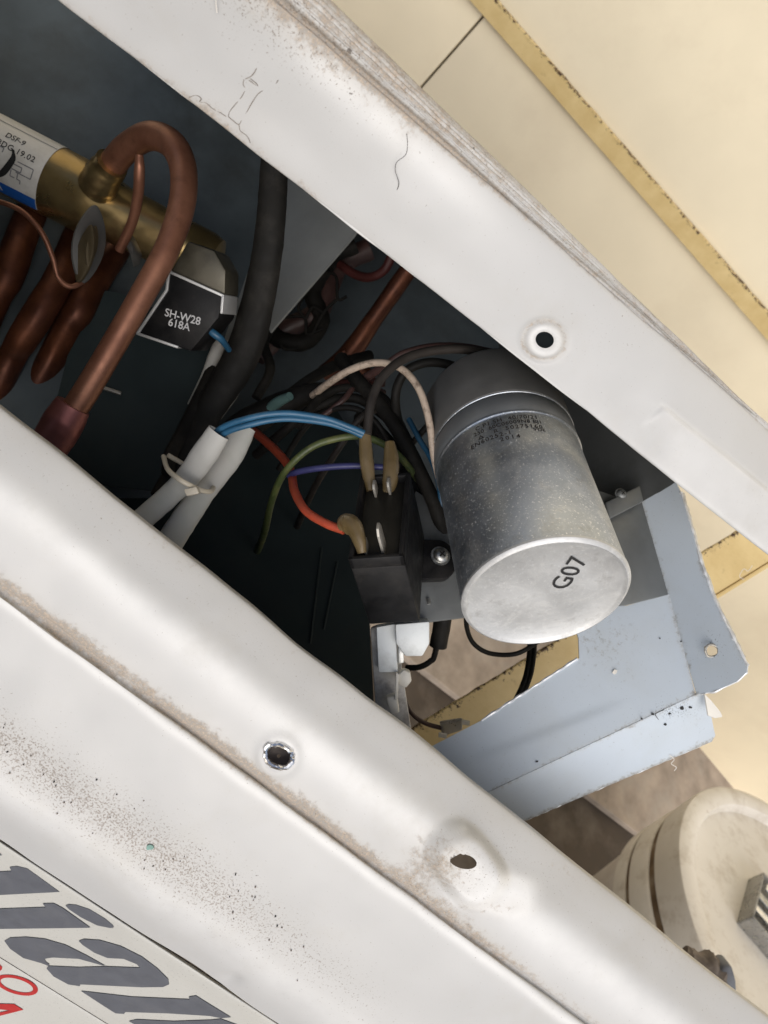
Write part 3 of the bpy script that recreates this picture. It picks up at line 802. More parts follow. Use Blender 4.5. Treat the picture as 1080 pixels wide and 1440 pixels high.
# ---------------------------------------------------------------- wires
def wire(name, pts, rpx, mat, label=None, cat='wire', group=None, sides=12, parent=None, wob=.03, flat=1.0):
    P = pts_px(pts)
    if isinstance(rpx, (list, tuple)): rr = [r / F * p[2] for r, p in zip(rpx, pts)]
    else: rr = [rpx / F * p[2] for p in pts]
    v, f = tube(P, rr, None, sides, wob, True, flat)
    o = build(name, v, f, mat, parent)
    if label: tag(o, label, cat, group)
    return o
def boot(pts, rpx, parent):
    P = pts_px(pts); rr = [r / F * p[2] for r, p in zip(rpx, pts)]
    v, f = tube(P, rr, None, 16, .08, True, .8); return build('terminal_boot', v, f, M['boot_y'], parent)
wire('blue_wire', [(285, 640, .262), (306, 606, .252), (350, 588, .247), (400, 581, .247), (455, 588, .25), (490, 600, .252), (512, 609, .253)], 4.6, M['blue_w'], 'upper of two blue wires leaving the white sleeve towards the terminals', group='blue wires from the white sleeve')
wire('blue_wire', [(295, 640, .262), (312, 612, .2515), (352, 597, .2475), (400, 589, .248), (455, 594, .251), (490, 604, .253), (510, 613, .2535)], 4.4, M['blue_w'], 'lower of two blue wires leaving the white sleeve towards the terminals', group='blue wires from the white sleeve')
o = wire('orange_wire', [(350, 600, .33), (388, 634, .30), (408, 660, .283), (414, 690, .265), (430, 718, .252), (458, 736, .246), (484, 746, .243)], 6.2, M['orange_w'], 'orange red wire curving into a yellowed boot on the black box')
boot([(478, 742, .243), (487, 737, .242), (498, 742, .24), (505, 760, .2385), (509, 778, .238)], [7, 15, 14.5, 11, 7.5], o)
wire('green_wire', [(362, 775, .39), (372, 748, .32), (383, 702, .286), (402, 662, .272), (440, 628, .268), (490, 614, .268), (525, 618, .272), (560, 640, .28), (592, 680, .30)], 5.0, M['green_w'], 'yellow and green striped wire arching over the black box')
o = wire('violet_wire', [(405, 668, .275), (425, 662, .27), (460, 657, .267), (500, 655, .266), (540, 657, .265)], 4.6, M['violet_w'], 'violet blue wire running straight into the right rear boot')
boot([(548, 622, .266), (550, 645, .264), (549, 670, .262), (546, 694, .261)], [7, 11, 11, 9], o)
wire('white_wire', [(440, 556, .315), (462, 539, .30), (495, 519, .29), (530, 510, .285), (562, 517, .28), (588, 545, .275), (603, 590, .272), (610, 640, .272), (620, 680, .274), (634, 712, .278)], 5.2, M['white_w'], 'grimy white wire arching down to the silver cylinder')
o = wire('dark_wire', [(715, 505, .29), (660, 492, .283), (610, 493, .278), (568, 505, .272), (538, 530, .266), (522, 565, .262), (516, 610, .26)], 6.6, M['grey_w'], 'dark grey brown wire looping from cylinder top to the left rear boot')
boot([(514, 606, .262), (514, 630, .262), (517, 660, .261), (522, 690, .260)], [7, 9.5, 9.5, 7], o)
wire('black_wire', [(650, 520, .30), (628, 512, .298), (600, 510, .297), (574, 520, .297), (560, 540, .298), (556, 565, .30), (562, 600, .305), (580, 660, .31)], 6.5, M['rubber'], 'thin black wire curling close behind the white wire', group='black wires around the box')
wire('dark_red_wire', [(700, 498, .31), (655, 489, .308), (610, 488, .305), (570, 497, .304), (545, 512, .306), (500, 540, .32)], 6, M['brown_w'], 'dark red wire passing behind the top of the silver cylinder')
wire('black_cable', [(480, 505, .33), (500, 532, .315), (535, 570, .305), (566, 616, .297), (592, 668, .292), (612, 712, .29), (625, 760, .292)], 10.5, M['rubber'], 'thick black cable slanting down behind the white wire', 'cable', 'black wires around the box')
wire('black_cable', [(505, 585, .33), (540, 615, .32), (565, 650, .312), (590, 695, .306), (600, 760, .306)], 9.5, M['rubber'], 'second black cable slanting under the thick one behind the black box', 'cable', 'black wires around the box')
wire('blue_wire', [(575, 590, .305), (590, 618, .296), (606, 645, .291), (617, 680, .288), (622, 720, .29)], 4, M['blue_w'], 'dark thin blue wire lying beside the black cables')
# black bundle under the arch
wire('sheathed_cable', [(300, 660, .34), (330, 610, .33), (385, 575, .325), (430, 556, .32), (455, 548, .315)], [20, 22, 19, 15, 11], M['rubber'], 'black sheathed cable bundle from which the white wire emerges', 'cable')
wire('black_wire', [(420, 600, .30), (450, 560, .31), (490, 545, .315), (540, 560, .32), (575, 620, .32)], 6, M['rubber'], 'black wire arching low under the white wire', group='black wires around the box')
wire('teal_tube', [(350, 605, .335), (385, 570, .32), (408, 557, .312)], [7, 8, 6], simple('teal_vinyl', (.09, .16, .15), .4), 'short teal vinyl tube among the black cables', 'tube')
wire('black_wire', [(360, 640, .33), (395, 610, .32), (440, 575, .315), (500, 560, .318), (560, 600, .325)], 7, M['rubber'], 'black wire crossing beneath the blue pair', group='black wires around the box')
# long flat black cable from above
wire('flat_cable', [(392, 120, .30), (386, 230, .305), (380, 320, .31), (366, 410, .315), (340, 500, .32), (295, 575, .32), (262, 640, .31), (225, 700, .30)], [20, 20, 21, 23, 25, 21, 17, 15], M['rubber'], 'broad flat black cable hanging from the upper rail edge', 'cable', flat=.55, wob=.05)
wire('black_cable', [(300, 520, .33), (262, 600, .315), (240, 640, .305), (236, 665, .30)], [10, 11, 10, 9], M['rubber'], 'black cable bend beside the white sleeves', 'cable')
# netted cable coil in the gap behind the partition
net = thing('cable_coil', at(440, 430, .40), 'coil of dark cable in a loose net hanging behind the partition', 'cable')
v, f = tube(pts_px([(500, 345, .40), (470, 360, .40), (440, 410, .40), (452, 450, .40), (430, 480, .395), (395, 478, .395), (370, 455, .40)]), .0045, None, 12, .1); build('cable_loop', v, f, M['rubber'], net)
v, f = tube(pts_px([(520, 350, .41), (475, 375, .41), (445, 440, .405), (400, 465, .405), (360, 500, .40)]), .006, None, 12, .1); build('cable_loop', v, f, M['brown_w'], net)
for seg in ([(430, 388), (470, 386), (475, 420), (488, 417)], [(475, 420), (455, 440), (440, 470)], [(400, 446), (428, 447), (432, 470), (455, 462)], [(393, 470), (398, 490), (420, 489), (430, 478)],
            [(440, 400), (420, 430), (428, 447)], [(455, 440), (440, 432), (430, 448)], [(470, 386), (455, 372), (440, 390)]):
    v, f = tube([at(x, y, .392) for x, y in seg], .0008, None, 6, .1); build('net_cord', v, f, M['rubber'], net)
wire('red_wire', [(478, 372, .39), (500, 386, .385), (520, 390, .38), (540, 380, .375), (552, 355, .37), (556, 330, .365)], 6.5, simple('maroon_wire', (.06, .014, .012), .5), 'maroon wire bending up under the upper rail')
# copper tube in the rear gap
o = wire('copper_tube', [(585, 365, .37), (560, 400, .375), (525, 450, .38), (490, 500, .385), (460, 530, .39)], [12, 13, 13, 16, 18], M['copper_dark'], 'dark copper tube slanting behind the white wire arch', 'pipe')
v, f = tube(pts_px([(482, 495, .383), (500, 512, .384), (515, 528, .386), (520, 550, .388)]), .004, None, 14, .04); build('tube_branch', v, f, M['copper_dark'], o)
wire('red_wire', [(420, 565, .36), (455, 545, .352), (500, 537, .345), (540, 538, .34)], 6, simple('dull_red_wire', (.08, .022, .014), .5), 'dull red wire lying under the white wire arch')

# ---------------------------------------------------------------- white sleeves
def sleeve(pts, rpx, label):
    P = pts_px(pts); rr = [r / F * p[2] for r, p in zip(rpx, pts)]
    v, f = tube(P, rr, 40, 18, .05, False, .62)
    v2, f2 = tube(P, [r * .88 for r in rr], 40, 18, .05, False, .62)
    mb = MB(); mb.add(v, f).add(v2, [q[::-1] for q in f2])
    n = 18; k = len(v)
    mb.f += [(j, (j + 1) % n, k + (j + 1) % n, k + j) for j in range(n)]
    return tag(mb.build('wire_sleeve', M['sleeve'], None, ang=50), label, 'sleeve', 'white sleeves tied together')
sleeve([(308, 608, .25), (288, 638, .252), (263, 672, .255), (228, 706, .255), (160, 765, .25)], [17, 19, 17, 16, 17], 'white sleeve on the left with blue wires leaving its open end')
sleeve([(345, 600, .268), (322, 640, .266), (288, 688, .262), (258, 732, .258), (215, 800, .255)], [16, 20, 18, 19, 20], 'white sleeve on the right, lower of the tied pair')
v, f = tube(pts_px([(230, 642, .262), (236, 660, .251), (252, 674, .2445), (268, 683, .2455), (284, 690, .249), (298, 690, .256), (296, 676, .268), (262, 655, .272), (236, 640, .268)]), .00085, 48, 8, .05)
ct = build('cable_tie', v, f, M['tie']); tag(ct, 'yellowed nylon tie cinched around both white sleeves', 'cable tie')
v, f = box(at(258, 688, .2435), at(276, 684, .2435) - at(258, 688, .2435), at(262, 698, .2435) - at(258, 688, .2435), V((0, 0, -.003)), .0004)
build('tie_head', v, f, M['tie'], ct)

# ---------------------------------------------------------------- reversing valve
VA = (at(150, 293, .335) - at(-20, 206, .330)).normalized()
VO = at(69, 252, .333)
vr = 49 / F * .333
rv = thing('reversing_valve', VO, 'brass reversing valve cylinder with white and blue paper label', 'valve')
Lp = lambda px: (at(px[0], px[1], .334) - VO).dot(VA)
vb = build('valve_body', *lathe(VO, VA, [(-.12, vr), (Lp((125, 281)), vr), (Lp((140, 288)), vr * .97), (Lp((165, 300)), vr * .84), (Lp((230, 334)), vr * .80), (Lp((285, 362)), vr * .80), (Lp((298, 369)), vr * .72), (Lp((303, 371)), vr * .4), (Lp((303, 371)), 0)], 64), M['brass'], rv)
vf = -VO.normalized(); vf = (vf - VA * vf.dot(VA)).normalized(); vs_ = VA.cross(vf)
if vs_.y < 0: vs_ = -vs_
def on_valve(l, a, off=0):      # l along the axis, a angle up from the front
    return VO + VA * l + (vf * math.cos(a) + vs_ * math.sin(a)) * (vr + off)
def patch(name, l0, l1, a0, a1, off, mat, parent, n=40, round_=0):
    v = []; f = []
    for i in range(n + 1):
        a = a0 + (a1 - a0) * i / n
        e = round_ * (abs(2 * i / n - 1) ** 6)
        for k in range(9): v.append(on_valve(l0 + (l1 - e - l0) * k / 8, a, off))
    for i in range(n):
        for k in range(8): f.append((i * 9 + k, i * 9 + k + 1, (i + 1) * 9 + k + 1, (i + 1) * 9 + k))
    return build(name, v, f, mat, parent)
lb = patch('label', -.12, .0032, -1.12, 1.9, .00025, M['label'], rv)
patch('label_band', -.12, .0030, -1.13, -.72, .0004, M['label_blue'], lb)
patch('label_rule', -.12, .0030, .92, .95, .0004, M['label_line'], lb)
def vmap(l, a, off=.00045):
    return lambda x, y: on_valve(l + x, a + y / vr, off)
text('printed_text', 'DSF-9', .0034, vmap(-.0120, .56), M['ink'], lb, .01, 1.0)
text('printed_text', 'LJHP18DG 19.02', .0034, vmap(-.0140, .27), M['ink'], lb, .012, 1.1)
text('printed_text', '1602A', .0040, vmap(-.0175, -.90, .0006), M['white_ink'], lb, .02, 1.05)
def vline(pts, w=.00022):
    mb = MB()
    for (x0, y0), (x1, y1) in zip(pts, pts[1:]):
        l = math.hypot(x1 - x0, y1 - y0); nx, ny = -(y1 - y0) / l * w, (x1 - x0) / l * w
        q = []
        for x, y, s in ((x0, y0, 1), (x1, y1, 1), (x1, y1, -1), (x0, y0, -1)):
            q.append(on_valve(x + .003 + nx * s, (y + ny * s) / vr, .00045))
        mb.add(q, [(0, 1, 2, 3)])
    return mb
mb = MB()
for poly in ([(-.010, .0005), (-.003, .0005), (-.003, -.0035), (-.0095, -.0035)], [(-.012, -.001), (-.0075, -.001), (-.0075, -.003), (-.0115, -.003)], [(-.0115, -.0035), (-.0115, -.006), (-.0095, -.006)],
             [(-.0095, -.0035), (-.0085, -.0035), (-.0085, -.006), (-.007, -.006), (-.007, -.0075)], [(-.034, .001), (-.020, .001), (-.020, -.001), (-.018, -.001), (-.018, -.004), (-.021, -.004)],
             [(-.034, -.002), (-.026, -.002), (-.026, -.005), (-.0235, -.005), (-.0235, -.002), (-.021, -.002)], [(-.019, .0028), (-.017, .0028), (-.017, .001)], [(-.034, -.006), (-.028, -.006), (-.028, -.0045)], [(-.021, -.006), (-.019, -.006), (-.019, -.0075)]):
    q = vline(poly); mb.add(q.v, q.f)
mb.build('label_diagram', M['label_line'], lb, smooth=False)
# marker stroke across the label
mk = []
for i in range(25):
    t = i / 24; p = spline([V((-.0140, .0042, 0)), V((-.0125, .001, 0)), V((-.0145, -.005, 0)), V((-.0175, -.0085, 0)), V((-.0205, -.0105, 0))], 24)[i]
    mk.append((p.x + .0035, p.y, .0006 + .0007 * math.sin(math.pi * min(1, t * 1.1))))
v = []; f = []
for (x, y, w) in mk: v += [on_valve(x - w, y / vr, .0006), on_valve(x + w, (y - w * .5) / vr, .0006)]
for i in range(24): f.append((2 * i, 2 * i + 1, 2 * i + 3, 2 * i + 2))
build('marker_stroke', v, f, M['ink'], lb)
# copper loop and its fittings
o = wire('copper_pipe', [(140, 262, .322), (155, 236, .315), (180, 207, .306), (212, 191, .298), (243, 204, .291), (258, 240, .287), (255, 292, .283), (234, 352, .280), (200, 415, .278), (160, 485, .277), (115, 560, .277), (78, 612, .278)],
         [19, 19, 19, 19.5, 19.5, 19, 18.5, 17.8, 17.4, 17.6, 18, 18], M['copper'], 'bare copper pipe looping from the brass valve across the opening', 'pipe', sides=28, wob=.01)
v, f = tube(pts_px([(136, 262, .322), (146, 246, .3165), (158, 230, .312)]), [.0078, .0072, .0066], 16, 24, .1); build('brazed_joint', v, f, M['brass'], o)
v, f = tube(pts_px([(103, 570, .2765), (90, 592, .277), (76, 616, .278), (60, 640, .279)]), [.0062, .0072, .0070, .0064], 24, 24, .03); build('swaged_end', v, f, M['copper_pink'], o)
wire('copper_stub', [(196, 218, .288), (196, 240, .290), (194, 275, .297), (186, 312, .305), (168, 352, .312)], [5.5, 7.5, 7.5, 7.2, 7], M['copper'], 'slim copper tube dropping from the pipe loop', 'pipe', sides=16)
wire('capillary_tube', [(-30, 278, .29), (0, 284, .288), (32, 298, .288), (58, 326, .29), (74, 362, .293), (82, 390, .296), (98, 403, .298), (116, 396, .302), (124, 380, .308)], 3.8, M['copper'], 'thin copper capillary tube bending below the paper label', 'tube', sides=12)
wire('copper_pipe', [(48, 290, .345), (28, 340, .335), (12, 385, .33), (-8, 420, .33), (-40, 500, .335)], [20, 21, 22, 21, 20], M['copper_dark'], 'stained fat copper pipe below the valve at the far left', 'pipe', 'fat copper pipes below the valve', 24)
wire('copper_pipe', [(112, 325, .35), (84, 390, .335), (60, 432, .33), (36, 470, .33), (18, 500, .338), (-10, 560, .345)], [19, 20, 21.5, 21, 18.5, 19], M['copper_dark'], 'stained fat copper pipe, middle one below the valve', 'pipe', 'fat copper pipes below the valve', 24)
wire('copper_pipe', [(165, 350, .36), (128, 405, .345), (110, 438, .34), (96, 460, .342), (70, 510, .35), (20, 600, .355)], [18, 20, 21, 20, 19, 19], M['copper_dark'], 'stained fat copper pipe nearest the metal clip', 'pipe', 'fat copper pipes below the valve', 24)
# bent metal clip
cl = thing('metal_clip', at(122, 345, .30), 'bent grey metal clip standing between the valve and capillary tube', 'clip')
def leaf(name, px, d, mat, parent, bulge=.002):
    k = len(px); cx = sum(p[0] for p in px) / k; cy = sum(p[1] for p in px) / k
    bm = bmesh.new()
    top = [bm.verts.new(at(x, y, d + (.004 if x > cx else -.001))) for x, y in px]; bot = [bm.verts.new(at(x, y, d + .0014 + (.004 if x > cx else -.001))) for x, y in px]
    c1 = bm.verts.new(at(cx, cy, d - bulge)); c2 = bm.verts.new(at(cx, cy, d + .0014 - bulge))
    for i in range(k):
        j = (i + 1) % k
        bm.faces.new((top[i], top[j], c1)); bm.faces.new((bot[j], bot[i], c2)); bm.faces.new((top[j], top[i], bot[i], bot[j]))
    v, f = bm_out(bm); return build(name, v, f, mat, parent, True, 60)
def lens(name, cx, cy, a, b, rot, d, tilt, mat):
    px = []
    for i in range(28):
        t = 2 * math.pi * i / 28; x = a * math.cos(t); y = b * math.sin(t) * (1 - .35 * math.cos(t) ** 2)
        px.append((cx + x * math.cos(rot) - y * math.sin(rot), cy + x * math.sin(rot) + y * math.cos(rot)))
    pts = [at(x, y, d + tilt * (x - cx)) for x, y in px]
    n = (pts[7] - pts[0]).cross(pts[14] - pts[0]).normalized()
    if n.z < 0: n = -n
    v, f = plate(pts, n, .0016, .0004); return build(name, v, f, mat, cl, True, 40)
lens('clip_plate', 126, 343, 56, 23, 1.72, .303, .00025, M['clip_steel'])
lens('clip_jaw', 118, 356, 42, 12, 1.80, .298, -.0001, M['clip_brown'])
lens('clip_jaw', 130, 346, 30, 8, 1.75, .2985, .0002, M['clip_brown'])
leaf('clip_plate', [(178, 322), (190, 335), (200, 358), (196, 372), (188, 376), (184, 360), (176, 342)], .312, M['clip_steel'], cl)
# solenoid coil
CPl = Plane(at(238, 382, .293), at(314, 416, .292), at(194, 469, .300))
co = thing('solenoid_coil', CPl.hit(255, 440), 'black solenoid coil block with white lettering in a bright metal frame', 'coil')
cf_px = [(238, 382), (314, 416), (307, 447), (285, 474), (268, 494), (194, 469), (235, 408)]
v, f = plate([CPl.hit(x, y) for x, y in cf_px], CPl.n, .018, .0006)
cbk = build('coil_block', v, f, M['blk'], co, True, 30)
mb = MB()
for a, b in (((238, 382), (314, 416)), ((314, 416), (312, 440)), ((238, 382), (235, 408)), ((235, 408), (194, 469)), ((194, 469), (250, 488))):
    pa_, pb_ = CPl.hit(*a, .0008), CPl.hit(*b, .0008); t_ = (pb_ - pa_).normalized(); s_ = CPl.n.cross(t_)
    mb.add(*box(pa_ - s_ * .0005 - t_ * .0003, pb_ - pa_ + t_ * .0006, s_ * .0010, CPl.n * -.016, .0002))
mb.build('coil_frame', M['frame'], co)
v, f = plate([CPl.hit(x, y, -.001) for x, y in [(238, 381), (262, 338), (300, 352), (316, 380), (315, 415)]], CPl.n, .016, .001)
build('coil_yoke', v, f, M['coil_metal'], co, True, 30)
q1 = CPl.hit(232, 437); q2 = CPl.hit(280, 450)
tx = (q2 - q1).normalized(); ty = CPl.n.cross(tx)
def cmap(px, py):
    c = CPl.hit(px, py, .00012); return lambda x, y: c + tx * x + ty * y
text('coil_text', 'SH-W28', .0042, cmap(257, 446), M['white_ink'], cbk, .01, .98)
text('coil_text', '618A', .0042, cmap(252, 457), M['white_ink'], cbk, .01, .98)
wire('blue_wire', [(292, 462, .300), (302, 470, .300), (312, 478, .302), (322, 492, .31)], [5, 5.5, 5, 4], M['blue_w'], 'short blue wire leaving the black solenoid coil')
wire('wire_sleeve', [(312, 476, .33), (300, 505, .33), (290, 530, .33), (270, 570, .335)], [9, 9, 8, 7], M['sleeve'], 'narrow pale sleeve hanging below the solenoid coil', 'sleeve')
# dark sheet below the coil with its bright slot
KPl = Plane(at(145, 405, .345), at(300, 520, .345), at(120, 640, .33))
ks = sheet('shield_sheet', [(145, 408), (168, 412), (300, 470), (318, 520), (262, 640), (215, 690), (120, 680), (60, 640), (95, 500)], KPl, M['shaded_sheet'])
v, f = box(KPl.hit(135, 541, .0004), KPl.hit(172, 553, .0004) - KPl.hit(135, 541, .0004), (KPl.hit(134, 545, .0004) - KPl.hit(135, 541, .0004)) * 1.1, KPl.n * .002, .0004)
build('bent_tab', v, f, M['tin'], ks)

# ---------------------------------------------------------------- terminal block and its wires
tb = thing('terminal_block', at(560, 930, .34), 'pale plastic terminal block on a dusty strip below the black box', 'terminal block')
def slab(name, px, d, th, mat, parent, bevel=.0006):
    pl_ = flat(d); v, f = plate([pl_.hit(x, y) for x, y in px], pl_.n, th, bevel); return build(name, v, f, mat, parent, True, 30)
slab('mounting_strip', [(521, 884), (531, 880), (558, 876), (566, 945), (582, 1050), (540, 1050), (528, 1000)], .272, .004, M['term_strip'], tb)
slab('cover', [(529, 882), (556, 877), (560, 946), (532, 946)], .265, .006, M['term_white'], tb)
slab('block', [(556, 878), (604, 874), (604, 905), (594, 923), (570, 923), (557, 905)], .261, .010, M['term_white'], tb)
slab('clamp', [(560, 909), (568, 910), (568, 932), (560, 934)], .264, .004, M['steel'], tb, .0003)
slab('plug', [(558, 951), (568, 942), (577, 946), (579, 958), (571, 968), (561, 964)], .263, .005, M['connector'], tb)
slab('plug', [(543, 982), (558, 978), (562, 1003), (549, 1005)], .263, .006, M['connector'], tb)
slab('latch', [(557, 946), (561, 948), (559, 985), (555, 985)], .262, .002, M['connector'], tb, .0002)
o = wire('terminal_wire', [(625, 850, .310), (612, 918, .315), (605, 930, .316), (590, 938, .318), (572, 939, .322)], 4.2, M['rubber'], 'black wire curving out of its thick sheath into the terminal block')
v, f = tube(pts_px([(625, 840, .310), (622, 875, .311), (616, 909, .313)]), .0036, 14, 14, .03, True); build('sheath', v, f, M['rubber'], o)
wire('terminal_wire', [(566, 962, .326), (570, 985, .328), (580, 1004, .330), (598, 1017, .332), (625, 1025, .334)], 3.2, M['brown_w'], 'brown wire sagging from white plug to the clear clip')
wire('terminal_wire', [(563, 975, .327), (566, 1000, .328), (569, 1030, .329), (575, 1060, .330)], 3.6, M['green_w'], 'green and yellow wire hanging below the white plug')
wire('terminal_wire', [(655, 860, .32), (657, 885, .318), (667, 906, .316), (690, 919, .314), (727, 919, .31), (760, 900, .31)], 3.4, M['rubber'], 'black wire looping under the base of the silver cylinder')
tw = thing('twin_lead', at(740, 950, .34), 'twin black lead running from under the cylinder to the tray edge', 'wire')
for dx in (0, 6):
    v, f = tube(pts_px([(746 + dx, 895, .33), (744 + dx, 925, .332), (738 + dx, 955, .335), (722 + dx, 990, .34), (700 + dx, 1020, .345)]), .0012, None, 10, .03); build('lead', v, f, M['rubber'], tw)
pc = thing('clear_clip', at(640, 1022, .320), 'small clear plastic clip with white tips on the yellow bracket', 'clip')
slab('clip_body', [(619, 1017), (645, 1013), (651, 1012), (650, 1027), (622, 1036)], .332, .004, M['clear'], pc)
for x, y in ((655, 1016), (623, 1034)):
    v, f = tube(pts_px([(x - 6, y - 1, .329), (x + 5, y + 1, .329)]), .0011, 6, 8); build('clip_tip', v, f, M['lint'], pc)

# ---------------------------------------------------------------- bucket
LC = at(1136, 1332, .72)
tcam = -LC.normalized()
lat = V((.935, .36, 0)); lat = (lat - tcam * lat.dot(tcam)).normalized()
BA = (lat * .875 + tcam * .485).normalized()            # the bucket's axis, out through the lid
bu = thing('bucket', LC - BA * .278, 'dusty off white plastic bucket with ribbed rim and closed lid', 'bucket')
k_ = .72 / F
R0 = 235 * k_
def lp(o, prof): return lathe(o, BA, prof, 128)
build('lid', *lp(LC, [(-.036, R0 * .955), (-.035, R0 * .985), (-.028, R0 * .99), (-.005, R0), (-.0015, R0 * .995), (0, R0 * .975), (.0010, R0 * .94), (.0006, R0 * .90), (-.0008, R0 * .875), (-.007, R0 * .862),
                      (-.0105, R0 * .85), (-.0108, R0 * .80), (-.0100, R0 * .40), (-.010, 0)]), M['bucket'], bu)
build('grime_ring', *lp(LC, [(-.034, R0 * .93), (-.037, R0 * .965), (-.046, R0 * .968), (-.054, R0 * .9)]), M['bucket_dirt'], bu)
build('rim_band', *lp(LC, [(-.044, R0 * .92), (-.0445, R0 * .978), (-.047, R0 * .986), (-.070, R0 * .978), (-.0715, R0 * .968), (-.0720, R0 * .92)]), M['bucket'], bu)
build('grime_ring', *lp(LC, [(-.0700, R0 * .960), (-.0722, R0 * .972), (-.0755, R0 * .966), (-.0770, R0 * .955)]), M['bucket_dirt'], bu)
build('rim_band', *lp(LC, [(-.0758, R0 * .92), (-.0762, R0 * .972), (-.080, R0 * .976), (-.094, R0 * .968), (-.0960, R0 * .955), (-.0965, R0 * .90)]), M['bucket'], bu)
build('bucket_wall', *lp(LC, [(-.080, R0 * .925), (-.100, R0 * .925), (-.275, R0 * .80), (-.278, R0 * .78), (-.278, 0)]), M['bucket_side'], bu)
# clear case with bright metal strips on the lid
LPl2 = Plane(LC - BA * .0098, LC - BA * .0098 + BA.orthogonal() * .1, LC - BA * .0098 + BA.cross(BA.orthogonal()) * .1)
ccs = thing('plastic_case', LPl2.hit(1060, 1290), 'scuffed clear plastic case of metal strips lying on the bucket lid', 'case')
c0 = LPl2.hit(1036, 1298); ex = (LPl2.hit(1053, 1236) - c0); ey = (LPl2.hit(1085, 1350) - c0)
ex_n = ex.normalized(); ey = (ey - ex_n * ey.dot(ex_n)); hh = BA * .018
mb = MB(); wn = .002
mb.add(*box(c0, ex, ey.normalized() * wn, hh, .0004)).add(*box(c0, ex_n * wn, ey * 1.8, hh, .0004)).add(*box(c0 + ex - ex_n * wn, ex_n * wn, ey * 1.8, hh, .0004)).add(*box(c0, ex, ey * 1.8, BA * .0012))
mb.build('case_tray', M['clear'], ccs, ang=30)
for i in range(4):
    o_ = c0 + ex * (.15 + .2 * i) + ey * (.12 + .05 * (i % 2)) + BA * (.004 + .0035 * i)
    v, f = box(o_, ex * .13, ey * 1.4, BA * .003, .0006); build('metal_strip', v, f, M['alu_bright'] if i % 2 else M['steel'], ccs)
# grey handle piece by the panel edge
hd = thing('grey_handle', at(1015, 1385, .42), 'slate grey plastic tab with brown lint beside the bucket rim', 'handle')
hp = flat(.42)
v, f = plate([at(x, y, .42) for x, y in [(1014, 1362), (1022, 1357), (1030, 1359), (1036, 1380), (1038, 1412), (1036, 1440), (1008, 1440), (1006, 1400)]], V((0, 0, 1)), .012, .0018)
build('tab', v, f, M['rag'], hd)
v, f = tube(pts_px([(960, 1345, .43), (980, 1358, .428), (998, 1372, .427), (1012, 1392, .428)]), [.006, .0085, .0095, .008], 30, 18, .35)
build('lint_wad', v, f, M['fluff'], hd)
# ---------------------------------------------------------------- small litter
v, f = plate([at(x, y, .285) for x, y in [(991, 976), (1000, 985), (1013, 1001), (1016, 1008), (1006, 1010), (996, 1006)]], V((.3, .2, 1)).normalized(), .0006)
tag(build('plastic_scrap', v, f, M['scrap'], None, False), 'torn scrap of milky plastic film at the corner of the casing', 'plastic scrap')
def strand(name, px, d, r, mat, label, cat):
    v, f = tube([at(x, y, d(x, y) if callable(d) else d) for x, y in px], r, None, 5, .2)
    return tag(build(name, v, f, mat), label, cat)
upl = Plane(uA[5], uB[5], uA[4])
upd = lambda x, y: -upl.hit(x, y, .0006).z
strand('hair', [(572, 188), (573, 205), (570, 218), (558, 228), (556, 240), (561, 258), (557, 270), (555, 281)], upd, .00008, M['hair'], 'curly black hair stuck on the white upper rail', 'hair')
strand('lint_thread', [(303, -6), (304, 6), (305, 18)], upd, .00014, M['lint'], 'short white lint thread near the top of the upper rail', 'lint')
strand('lint_thread', [(1058, 795), (1052, 803), (1046, 800), (1040, 810), (1046, 815)], .44, .00016, M['lint'], 'white lint tuft on the yellow bracket at the right edge', 'lint')
strand('lint_thread', [(942, 1062), (948, 1068), (944, 1074), (951, 1079), (948, 1084)], .296, .00014, M['lint'], 'white lint thread dangling under the blue grey casing corner', 'lint')
strand('hair', [(934, 998), (922, 1004), (926, 1012)], -GPl.hit(930, 1004, .001).z, .00012, M['hair'], 'black hair on the blue grey casing corner', 'hair')

# ---------------------------------------------------------------- paint cracks and debris
for k in ('rubber', 'blk', 'grey_w', 'potting', 'shaded_sheet', 'boot_black'):
    M[k].node_tree.nodes['Principled BSDF'].inputs['Specular IOR Level'].default_value = .22
crk = [[(343, 112), (342, 119), (345, 125), (341, 134), (336, 141), (330, 148), (323, 157), (321, 164)], [(345, 111), (352, 108), (357, 103), (361, 96)], [(350, 113), (362, 121), (360, 117), (352, 111)],
       [(321, 164), (328, 170), (336, 175), (341, 166), (348, 156), (354, 145), (364, 131), (375, 125), (387, 118), (391, 113)], [(266, 137), (276, 134), (283, 139), (281, 143), (290, 145), (298, 152), (305, 156), (312, 160), (318, 164)],
       [(336, 175), (338, 184), (346, 190), (350, 196), (352, 201)]]
for c in crk:
    P = []
    for x, y in c: P.append(at(x, y, urD(x, y) - .0001))
    v, f = tube(P, .00009, None, 5, .4); build('paint_crack', v, f, M['crack'], ur)
def flake(px, py, r, plane, mat, parent, name='paint_chip', off=.0004):
    n = random.randint(5, 8); pts = []
    for i in range(n):
        a = 2 * math.pi * i / n; q = r * random.uniform(.5, 1.2)
        pts.append(plane.hit(px + q * math.cos(a), py + q * .7 * math.sin(a), off))
    v, f = plate(pts, plane.n, .0003); build(name, v, f, mat, parent, False)
for x, y, r in ((958, 995, 4.2), (970, 994, 2.6), (941, 1003, 2.2), (935, 1018, 2.2), (918, 1004, 2.4), (902, 1010, 1.8)): flake(x, y, r, GPl, M['ink'], ac, 'debris_speck')
for x, y, r in ((755, 1071, 2.4), (958, 902, 1.4), (953, 918, 1.4), (960, 962, 1.6), (928, 898, 1.2)): flake(x, y, r, FPl if x < 940 else RPl, M['ink'], ac, 'debris_speck')
flake(865, 945, 4.5, FPl, M['lint'], ac, 'debris_speck')
fpl = Plane(rowsA[11], rowsB[11], rowsA[13])
